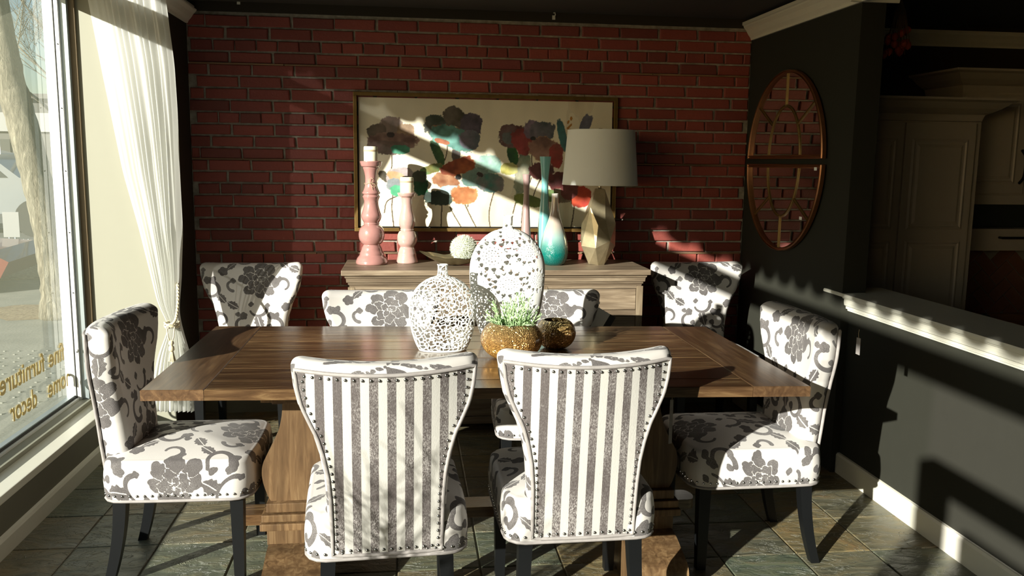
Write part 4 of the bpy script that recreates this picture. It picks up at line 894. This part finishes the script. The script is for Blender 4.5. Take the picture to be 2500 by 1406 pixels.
# ---- things on the dining table
def pierced(name, label, loc, Rz, Dz, holes, h_t, res=.0026, mat='ceramic', ncol=None):
    """shell of revolution-like flask: Rz(t)->(half width, half depth, z); holes(x,y,z)->field, positive = solid"""
    t = thing(name, label, 'vase', loc); nT = int(h_t/res)
    T = np.linspace(0, 1, nT); W, D, Z = Rz(T); per = 2*PI*max(W)*.82; nC = int(per/res); PH_ = np.linspace(0, 2*PI, nC, endpoint=False)
    n_ = .8; X_ = W[:, None]*np.sign(np.cos(PH_))*np.abs(np.cos(PH_))**1; Y_ = D[:, None]*np.sign(np.sin(PH_))*np.abs(np.sin(PH_))**n_; Z_ = np.repeat(Z[:, None], nC, 1)
    F = holes(X_, Y_, Z_, PH_[None, :].repeat(nT, 0), T)
    # relief
    V = np.stack([X_, Y_, Z_], -1).reshape(-1, 3); F = F.reshape(-1); verts = V.tolist(); faces = []; cut = {}
    def ev(a, b):
        k = (a, b) if a < b else (b, a)
        if k not in cut:
            fa, fb = F[k[0]], F[k[1]]; q = fa/(fa-fb); cut[k] = len(verts); verts.append((V[k[0]]*(1-q)+V[k[1]]*q).tolist())
        return cut[k]
    idx = np.arange(nT*nC).reshape(nT, nC); a = idx[:-1]; b = idx[1:]; Q = np.stack([a, np.roll(a, -1, 1), np.roll(b, -1, 1), b], -1).reshape(-1, 4)
    pos = F[Q] > 0; full = pos.all(1); faces += Q[full].tolist(); part = Q[(~full) & pos.any(1)]
    for q in part.tolist():
        poly = []
        for i in range(4):
            p, n = q[i], q[(i+1) % 4]
            if F[p] > 0: poly.append(p)
            if (F[p] > 0) != (F[n] > 0): poly.append(ev(p, n))
        if len(poly) >= 3: faces.append(poly)
    used = sorted({i for f_ in faces for i in f_}); mp = {u: i for i, u in enumerate(used)}
    me = bpy.data.meshes.new('shell'); me.from_pydata([verts[u] for u in used], [], [[mp[i] for i in f_] for f_ in faces]); me.materials.append(M[mat]); me.polygons.foreach_set('use_smooth', [True]*len(me.polygons)); me.update()
    o = lo('shell', me, t); md = o.modifiers.new('thickness', 'SOLIDIFY'); md.thickness = .004; md.offset = -1
    return t
def flask(Rw, zc, H, neck, nz, depth, base):
    zu = H-nz-zc; zl = zc/math.sqrt(1-(base/Rw)**2); pts = [(base*.97, 0)]
    for z in np.linspace(.001, zc, 40): pts.append((Rw*math.sqrt(1-((zc-z)/zl)**2), z))
    a1 = math.acos(neck*1.3/Rw)
    for a in np.linspace(.02, a1, 50): pts.append((Rw*math.cos(a), zc+zu*math.sin(a)))
    z_ = pts[-1][1]; pts += [(neck*1.08, z_+.006), (neck, z_+.013), (neck*.98, H-.008), (neck*1.12, H)]
    P = np.array(pts); s_ = np.concatenate([[0], np.cumsum(np.hypot(*np.diff(P, axis=0).T))])
    def R(T):
        q = T*s_[-1]; w_ = np.interp(q, s_, P[:, 0]); z = np.interp(q, s_, P[:, 1]); d = w_*np.interp(w_, [0, neck, neck*1.5, Rw], [1, 1, .85, depth]); return w_, d, z
    return R, s_[-1], z_
R1_, h1, zn1 = flask(.1265, .158, .325, .0185, .042, .42, .088)
cell = rs.rand(900, 3); 
def vor(X_, Y_, Z_, pts, power=None):
    P = np.stack([X_, Y_, Z_], -1).reshape(-1, 3); f1 = np.full(len(P), 9.); f2 = np.full(len(P), 9.); f3 = np.full(len(P), 9.)
    for p in pts:
        d = np.sqrt(((P-p)**2).sum(1)); m1 = d < f1; m2 = (~m1) & (d < f2); f2 = np.where(m1, f1, np.where(m2, d, f2)); f1 = np.where(m1, d, f1)
    return f1.reshape(X_.shape), f2.reshape(X_.shape)
def sample_surface(R, n, mind, seed):
    r = np.random.RandomState(seed); out = []; tries = 0
    while len(out) < n and tries < n*40:
        tries += 1; t = r.rand(); ph = r.rand()*2*PI; w_, d, z = R(np.array([t])); p = np.array([w_[0]*math.cos(ph), d[0]*math.copysign(abs(math.sin(ph))**.8, math.sin(ph)), z[0]])
        if all(((p-q)**2).sum() > mind**2 for q in out[-4000:]): out.append(p)
    return out
s1 = sample_surface(R1_, 560, .0122, 3)
def h1f(X_, Y_, Z_, PH_, T):
    wx = .0035*np.sin(X_*160+Z_*90)+.002*np.sin(Z_*210); wz = .0035*np.sin(Z_*150-X_*110)
    a, b = vor(X_+wx, Y_, Z_+wz, s1); F = .0034-(b-a)
    F = np.maximum(F, np.where((Z_ < .006) | (Z_ > .322), .01, -1)); return F
pierced('pierced_vase', 'small round white pierced ceramic flask vase on the table', (.128, 3.185, ZTOP), R1_, None, h1f, h1)
R2_, h2, zn2 = flask(.149, .285, .498, .018, .048, .38, .09)
def R2b(T):
    w_, d, z = R2_(T); k = 1.0; return w_*k, d*k, z
hl = []
def ros(cx, cz, sc, ph=0):
    hl.append((cx, cz, .0025*sc))
    for R_, n, rr_ in ((.012, 7, .0022), (.022, 12, .0027), (.034, 14, .0024), (.053, 13, .0082), (.066, 13, .0034)):
        for k in range(n): t = 2*PI*(k+ph)/n; hl.append((cx+R_*sc*math.cos(t), cz+R_*sc*math.sin(t), rr_*sc))
for c_ in ((-.055, .345, 1.0), (.065, .36, .8), (.0, .235, .85), (.1, .25, .75), (-.1, .235, .75), (-.05, .125, .85), (.055, .125, .8), (.005, .43, .62), (.01, .03, .8), (.13, .42, .6)): ros(*c_)
def h2f(X_, Y_, Z_, PH_, T):
    U_ = X_.copy(); U_ = np.where(Y_ < 0, X_, -X_); ext = np.sign(X_)*np.clip(np.abs(Y_)-.03, -.03, 0); F = np.full(X_.shape, .01)
    xx = np.arcsin(np.clip(X_/.155, -1, 1))*.125*np.where(Y_ < 0, 1, -1)
    for cx_, cz_, rr_ in hl:
        dx, dz = xx-cx_, Z_-cz_; F = np.minimum(F, np.hypot(dx, dz)*(1+.12*np.cos(3*np.arctan2(dz, dx)+1))-rr_)
    return np.maximum(F, np.where((Z_ < .006) | (Z_ > .492), .01, -1))
pierced('pierced_vase', 'tall oval white ceramic vase pierced with rosettes behind the smaller one', (.388, 3.33, ZTOP), R2b, None, h2f, h2, .0028)
def bowl(label, loc, R_, H, rim, mat, ribs=22, tilt=0):
    t = thing('crackle_bowl', label, 'bowl', loc, 0, 'amber crackle glass bowls'); pts = smoothcurve([(.3*R_, 0), (.6*R_, .04*H), (.88*R_, .24*H), (R_, .52*H), (.93*R_, .76*H), (.78*R_, .92*H), (rim, H)], 6); pts = pts+[(p[0]-.004, p[1]) for p in pts[::-1][:-4]]+[(.002, .01)]
    m = MB(); m.lathe([(.001, 0)]+pts, 88); v = []
    for x, y, z in m.v: a = math.atan2(y, x); r_ = math.hypot(x, y); k = 1+.014*abs(math.sin(ribs/2*(a+z*2.0)))*min(1, z/.03); v.append((x*k, y*k, z))
    m.v = v; m.obj('glass', mat, t, True); return t
bowl('larger amber crackle glass bowl holding the green plant', (.372, 3.035, ZTOP), .112, .132, .074, M['amber'])
bowl('smaller darker amber crackle glass bowl, empty, beside the larger', (.563, 3.20, ZTOP), .0765, .108, .048, M['amber2'])
pl = thing('potted_plant', 'grey green leafy plant standing in the larger amber bowl', 'plant', (.378, 3.035, ZTOP)); m = MB(); stm = MB(); R = random.Random(21)
for s_ in range(46):
    a = R.uniform(0, 2*PI); lean = R.uniform(.0, .95); base = Vector((.02*math.cos(a), .02*math.sin(a), .03)); d = Vector((math.cos(a)*lean, math.sin(a)*lean*.8, 1)).normalized(); L = R.uniform(.13, .205)*(1.0 if lean < .5 else .92)
    rim_pt = d*(.1/max(.3, d.z)); pts = []
    for q in np.linspace(0, 1, 7): p = base+d*L*q+Vector((0, 0, -.02*q*q*lean)); rr_ = math.hypot(p.x, p.y); lim = .058 if p.z < .134 else 9; p.x *= min(1, lim/max(rr_, 1e-6)); p.y *= min(1, lim/max(rr_, 1e-6)); pts.append(p)
    stm.tube([tuple(p) for p in pts], [.0016]*7, 4)
    for i in range(26):
        q = .30+.70*i/25; j = min(5, int(q*6)); p = pts[j].lerp(pts[j+1], q*6-j); ax = (pts[j+1]-pts[j]).normalized(); o1 = ax.orthogonal().normalized(); o1.rotate(__import__('mathutils').Quaternion(ax, i*2.4+s_)); ld = (o1*R.uniform(.5, 1.0)+ax*R.uniform(.7, 1.2)).normalized(); ll = R.uniform(.014, .028)*(1.05-.35*abs(q-.6)); sd_ = ld.cross(ax).normalized()*.0028; tip = p+ld*ll; mid = p+ld*ll*.55+ld.cross(sd_).normalized()*.001
        if p.z < .11: continue
        m.add([p, mid+sd_, tip, mid-sd_, mid+ax*.0012], [(0, 1, 4), (1, 2, 4), (2, 3, 4), (3, 0, 4)])
m.obj('foliage', M['sprig'], pl); stm.obj('stems', M['sprig'], pl)

# ---- curtain
cl_ = [(-1.465, 2.188), (-1.419, 1.856), (-1.351, 1.4), (-1.289, 1.126), (-1.22, .764), (-1.171, .647), (-1.232, .497), (-1.264, .352), (-1.284, .258), (-1.30, .02)]
cr_ = [(-1.137, 2.199), (-1.112, 1.9), (-1.106, 1.635), (-1.108, 1.046), (-1.113, .885), (-1.130, .723), (-1.118, .651), (-1.08, .497), (-1.066, .369), (-1.056, .253), (-1.057, .02)]
NZ = 190; q0 = np.linspace(2.62, .215, NZ); NU = 260; U = np.linspace(0, 1, NU); V = np.zeros((NZ, NU, 3))
xl = np.interp(-q0, [-p[1] for p in cl_], [p[0] for p in cl_]); xr = np.interp(-q0, [-p[1] for p in cr_], [p[0] for p in cr_])
xl = np.where(q0 > 2.188, -1.465-(q0-2.188)*.13, xl); xr = np.where(q0 > 2.199, -1.137, xr)
ker = np.hanning(13); ker /= ker.sum(); pad = lambda a: np.convolve(np.pad(a, 6, 'edge'), ker, 'valid'); xl, xr = pad(xl), pad(xr)
yL = np.interp(q0, [.2, .65, 1.1, 2.0], [4.40, 4.40, 4.42, 4.44]); yR = pad(np.interp(q0, [.2, .65, .95, 1.13, 1.48, 1.9, 2.1], [4.36, 4.38, 4.33, 4.25, 4.24, 4.09, 4.03]))
for i, q in enumerate(q0):
    a = np.array((xl[i]/4.33*yL[i], yL[i], 1.47+(q-1.47)*yL[i]/4.33)); b = np.array((xr[i]/4.33*yR[i], yR[i], 1.47+(q-1.47)*yR[i]/4.33)); d = b-a; L = math.hypot(d[0], d[1]); n_ = np.array((-d[1], d[0], 0))/max(L, 1e-6)
    ph = U*2*PI*10+.5*np.sin(U*7)+.3*math.sin(q*3); amp = min(.024, .010+.05*L); wv = np.sin(ph)+.35*np.sin(2.3*ph+q*1.2); w_ = U**.9
    V[i] = a+d*w_[:, None]-n_*(amp*wv*np.clip(U*1.3+.1, .2, 1))[:, None]
ct = thing('curtain', 'white sheer curtain tied back beside the shop window', 'curtain', (0, 0, 0)); lo('panel', grid_mesh('panel', V, None, M['curtain'], closed_u=False), ct)
MB().tube([(-1.62, 4.48, 2.64), (-.9, 3.79, 2.64)], .012, 12).obj('rod', M['iron'], ct)
tb_ = thing('curtain_tieback', 'cream twisted rope tieback with tassel on the curtain', 'tieback', (0, 0, 0))
rp_ = smoothcurve([(-1.203, 4.49, .96), (-1.14, 4.38, .89), (-1.115, 4.30, .80), (-1.125, 4.29, .70), (-1.145, 4.285, .665)], 14); m = MB()
for ph in (0, 2*PI/3, 4*PI/3):
    m.tube([(p[0]+.004*math.cos(i*.9+ph), p[1]+.004*math.sin(i*.9+ph), p[2]) for i, p in enumerate(rp_)], .0042, 6)
m.obj('rope', M['rope'], tb_, True)
m = MB(); cen = Vector((-1.165, 4.36, .652)); TX, TY = -1.158, 4.305
for k in range(4): m.tube([(cen.x+.034*math.cos(a), cen.y+.042*math.sin(a), cen.z+.006*k-.008+.004*math.sin(4*a+k*2)) for a in np.linspace(0, 2*PI, 28, endpoint=False)], .0045, 6, closed=True)
m.obj('knot', M['rope'], tb_, True)
m = MB(); m.tube([(TX-.019, TY, .65), (TX-.013, TY-.002, .60), (TX-.002, TY-.002, .565)], .0035, 6); m.tube([(TX+.019, TY, .65), (TX+.013, TY-.002, .60), (TX+.001, TY-.002, .565)], .0035, 6); m.obj('cords', M['rope'], tb_, True)
MB().lathe([(.003, .585), (.012, .575), (.013, .565), (.006, .558), (.013, .55), (.015, .535), (.008, .525)], 16, TX, TY).obj('tassel_head', M['rope'], tb_, True)
m = MB(); R = random.Random(4)
for k in range(60): a = 2*PI*k/60; r_ = R.uniform(.005, .012); m.tube([(TX+.007*math.cos(a), TY+.007*math.sin(a), .53), (TX+(r_+.006)*math.cos(a), TY+(r_+.006)*math.sin(a), .478+R.uniform(-.002, .003))], .0012, 4)
m.obj('tassel_skirt', M['rope'], tb_)

# ---- round window pane mirrors (two half circles)
def halfmirror(sgn, label, zc):
    t = thing('half_round_mirror', label, 'mirror', (XR, 4.47, zc), 0, 'half round window pane mirrors'); R_ = .452
    arc = [(R_*math.cos(a), sgn*R_*math.sin(a)) for a in np.linspace(0, PI, 48)]
    poly = arc if sgn > 0 else arc[::-1]
    MB().prism(poly, -.018, -.012, 'x').obj('glass', M['mirror'], t)
    MB().prism(poly, -.012, -.002, 'x').obj('backing', M['iron'], t)
    def bar(path, w_=.0075, hgt=.013, mt='gold'):
        m = MB(); P = [Vector((0, p[0], p[1])) for p in path]; v = []; n = len(P)
        for i in range(n):
            d = (P[min(n-1, i+1)]-P[max(0, i-1)]).normalized(); s_ = Vector((0, -d.z, d.y))
            for o_, x in ((-w_, -.012), (-w_, -.012-hgt*.8), (-w_*.45, -.012-hgt), (-w_*.2, -.012-hgt*.6), (w_*.2, -.012-hgt*.6), (w_*.45, -.012-hgt), (w_, -.012-hgt*.8), (w_, -.012)): q = P[i]+s_*o_; v.append((x, q.y, q.z))
        f = [(i*8+k, i*8+(k+1) % 8, i*8+8+(k+1) % 8, i*8+8+k) for i in range(n-1) for k in range(8)]; f += [tuple(range(8))[::-1], tuple((n-1)*8+k for k in range(8))]; return m.add(v, f).obj('muntin', M[mt], t)
    rim = [((R_+.004)*math.cos(a), sgn*(R_+.004)*math.sin(a)) for a in np.linspace(0, PI, 60)]; o = bar(rim, .009, .024, 'copper'); o.name = 'outer_rim'
    o = bar([(-R_-.008, sgn*.008), (R_+.008, sgn*.008)], .010, .024, 'copper'); o.name = 'straight_rim'
    ri = .235; bar([(ri*.83*math.cos(a), sgn*ri*1.18*math.sin(a)) for a in np.linspace(0, PI, 40)])
    for a in (PI/2, PI*.22, PI*.78): bar([(ri*.83*math.cos(a), sgn*ri*1.18*math.sin(a)), (R_*math.cos(a), sgn*R_*math.sin(a))])
    return t
halfmirror(1, 'upper half round mirror with gold muntins on the dark wall', 1.508); mt2 = halfmirror(-1, 'lower half round mirror with gold muntins and small stickers', 1.476)
for yy, zz in ((-.43, -.02), (-.30, -.27)): MB().box(-.045, -.043, yy-.014, yy+.014, zz-.008, zz+.008).obj('sticker', M['paper'], mt2)

# ---- kitchen display beyond the half wall
def panel_door(t, x0, x1, z0, z1, y, panels, mat='kitchen', name='door'):
    d = MB().box(x0, x1, y-.02, y, z0, z1, b=.002).obj(name, M[mat], t)
    for a0, a1, b0, b1 in panels:
        m = MB(); v = []
        for ins, dy in ((0, -.0205), (.012, -.026), (.02, -.0205), (.03, -.0205), (.045, -.027)):
            v += [(a0+ins, y+dy, b0+ins), (a1-ins, y+dy, b0+ins), (a1-ins, y+dy, b1-ins), (a0+ins, y+dy, b1-ins)]
        f = [(i*4+k, i*4+(k+1) % 4, i*4+4+(k+1) % 4, i*4+4+k) for i in range(4) for k in range(4)]+[(16, 17, 18, 19)]; m.add(v, f).obj('raised_panel', M[mat], d)
    return d
def cornice(t, x0, x1, y0, z0, z1, out, right=True, left=False, y1=YB-.02):
    h = z1-z0; prof = [(0, z0), (.006, z0+.2*h), (.01, z0+.3*h), (out*.25, z0+.38*h), (out*.5, z0+.55*h), (out*.8, z0+.82*h), (out, z0+.9*h), (out, z1)]; v = []
    for d, z in prof: v += [(x0-(d if left else 0), y0-d, z), (x1+(d if right else 0), y0-d, z), (x1+(d if right else 0), y1, z), (x0-(d if left else 0), y1, z)]
    n = len(prof); f = [(i*4+k, i*4+(k+1) % 4, i*4+4+(k+1) % 4, i*4+4+k) for i in range(n-1) for k in range(4)]+[(n*4-4, n*4-3, n*4-2, n*4-1), (3, 2, 1, 0)]
    MB().add(v, f).obj('cornice', M['kitchen'], t)
tc = thing('pantry_cabinet', 'tall taupe pantry cabinet with raised panel doors beyond half wall', 'cabinet', (0, 0, 0))
MB().box(2.3, 3.13, 4.45, YB-.01, 0, 1.72, b=.002).obj('carcass', M['kitchen'], tc)
panel_door(tc, 2.31, 2.672, .1, 1.71, 4.45, [(2.35, 2.635, 1.13, 1.625), (2.35, 2.635, .2, 1.07)]); panel_door(tc, 2.68, 3.09, .1, 1.71, 4.45, [(2.72, 3.05, 1.13, 1.625), (2.72, 3.05, .2, 1.07)])
cornice(tc, 2.3, 3.13, 4.45, 1.722, 1.84, .13, y1=4.64)
uc = thing('wall_cabinet', 'taupe upper kitchen cabinet with black bow handle', 'cabinet', (0, 0, 0))
MB().box(3.145, 4.4, 4.66, YB-.01, 1.315, 1.90).obj('carcass', M['kitchen'], uc); d_ = panel_door(uc, 3.15, 3.56, 1.325, 1.89, 4.66, [(3.2, 3.5, 1.38, 1.84)]); panel_door(uc, 3.57, 3.98, 1.325, 1.89, 4.66, [(3.62, 3.93, 1.38, 1.84)])
cornice(uc, 3.145, 4.4, 4.66, 1.90, 2.02, .12, False, True)
MB().tube(smoothcurve([(3.528, 4.635, 1.385), (3.53, 4.605, 1.42), (3.53, 4.598, 1.48), (3.53, 4.605, 1.54), (3.528, 4.635, 1.575)], 4), .008, 8).obj('handle', M['iron'], d_, True)
MB().box(3.145, 4.4, 4.64, YB-.01, 1.262, 1.315).obj('light_rail', M['kitchen'], uc)
nk = thing('shelf_niche', 'dark open recess with drawer under the upper kitchen cabinet', 'shelf', (0, 0, 0))
MB().box(3.145, 4.4, 4.78, YB-.01, 1.12, 1.262).obj('recess', M['recess'], nk); dd = MB().box(3.145, 4.4, 4.66, YB-.01, .99, 1.118, b=.003).obj('drawer', M['kitchen'], nk)
MB().tube([(3.45, 4.655, 1.068), (3.45, 4.625, 1.068), (3.78, 4.625, 1.068), (3.78, 4.655, 1.068)], .007, 8).obj('handle', M['iron'], dd)
sp_ = MB().box(3.135, 4.6, 4.94, YB-.005, .5, .99).obj('wall_backsplash', M['grout']); sp_['kind'] = 'structure'
tl = [MB().box(-.075, .075, -.006, 0, -.0365, .0365, b=.002).mesh('tile', M['splash']) for _ in range(1)][0]
c45 = math.sqrt(.5)
for k in range(-16, 17):
    for m_ in range(-6, 9):
        for lx, lz, r_ in ((k+4*m_+1, k+.5, 0), (k+4*m_-.5, k+1, PI/2)):
            w_ = .0775; X_ = 3.45+(lx-lz)*w_*c45; Z_ = .74+(lx+lz)*w_*c45
            if 3.10 < X_ < 4.6 and .53 < Z_ < .96:
                o = lo('tile', tl, sp_, (X_, 4.94, Z_)); o.rotation_euler = (0, -PI/4-r_, 0)
kb = thing('base_cabinet', 'taupe base cabinet with wood worktop below the tiled splashback', 'cabinet', (0, 0, 0)); MB().box(3.145, 4.4, 4.5, 4.93, 0, .52).obj('carcass', M['kitchen'], kb); MB().box(3.14, 4.4, 4.46, 4.935, .52, .55, b=.004).obj('worktop', M['worktop'], kb)
cb = thing('cutting_board', 'light wooden board standing on the kitchen worktop', 'board', (3.55, 4.72, .55)); MB().box(-.1, .2, -.012, .012, 0, .055, b=.004).obj('board', M['worktop'], cb)
kp = thing('small_plant', 'small dark green plant beside the wooden board in kitchen', 'plant', (3.41, 4.70, .55)); m = MB(); R = random.Random(8)
for k in range(140): a = R.uniform(0, 2*PI); d = Vector((math.cos(a), math.sin(a), R.uniform(.2, 1.4))).normalized(); p = Vector((0, 0, .01))+d*R.uniform(.01, .045); s_ = d.orthogonal().normalized()*.008; m.add([p, p+d*.012+s_, p+d*.026, p+d*.012-s_], [(0, 1, 2), (0, 2, 3)])
m.obj('foliage', M['darkplant'], kp); MB().lathe([(0, 0), (.02, 0), (.026, .03), (0, .03)], 16).obj('pot', M['iron'], kp)
# dried flower bundle hanging by the kitchen opening
df = thing('dried_flowers', 'dried orange red flower bunch hanging head down from ceiling', 'flowers', (2.46, 4.2, 2.0)); m = MB(); q_ = MB(); R = random.Random(12)
for k in range(46):
    a = R.uniform(0, 2*PI); r_ = R.uniform(.01, .07); e = Vector((r_*math.cos(a), r_*math.sin(a), R.uniform(.03, .16))); m.tube([(0, 0, .31), (e.x*.4, e.y*.4, .24), tuple(e)], .0012, 4)
    if k < 24: q_.lathe([(.0, e.z-.022), (.013, e.z-.012), (.018, e.z), (.012, e.z+.014), (0, e.z+.02)], 8, e.x, e.y)
m.obj('stems', M['straw'], df); q_.obj('blooms', M['dried'], df, True); MB().tube([(0, 0, .3), (0, 0, .33)], .004, 6).obj('cord', M['twine'], df)

# unseen vase of dried branches, added so their shadow falls on the nearest chair
fv = thing('shadow_branch_vase', 'unseen floor vase with bare branches, added for its shadow on the nearest chair', 'vase', (-1.18, 1.32, 0)); MB().lathe([(.001, 0), (.07, 0), (.1, .1), (.09, .3), (.045, .45), (.05, .5), (.04, .5), (.035, .44), (.0, .1)], 32).obj('body', M['black'], fv, True); m = MB(); R = random.Random(5)
for k in range(4):
    d = Vector((R.uniform(.05, .5), R.uniform(-.1, .35), 1)).normalized(); branch(m, Vector((0, 0, .45)), d, R.uniform(.3, .42), .006, 2, R, 5, .0022)
m.obj('branches', M['straw'], fv)
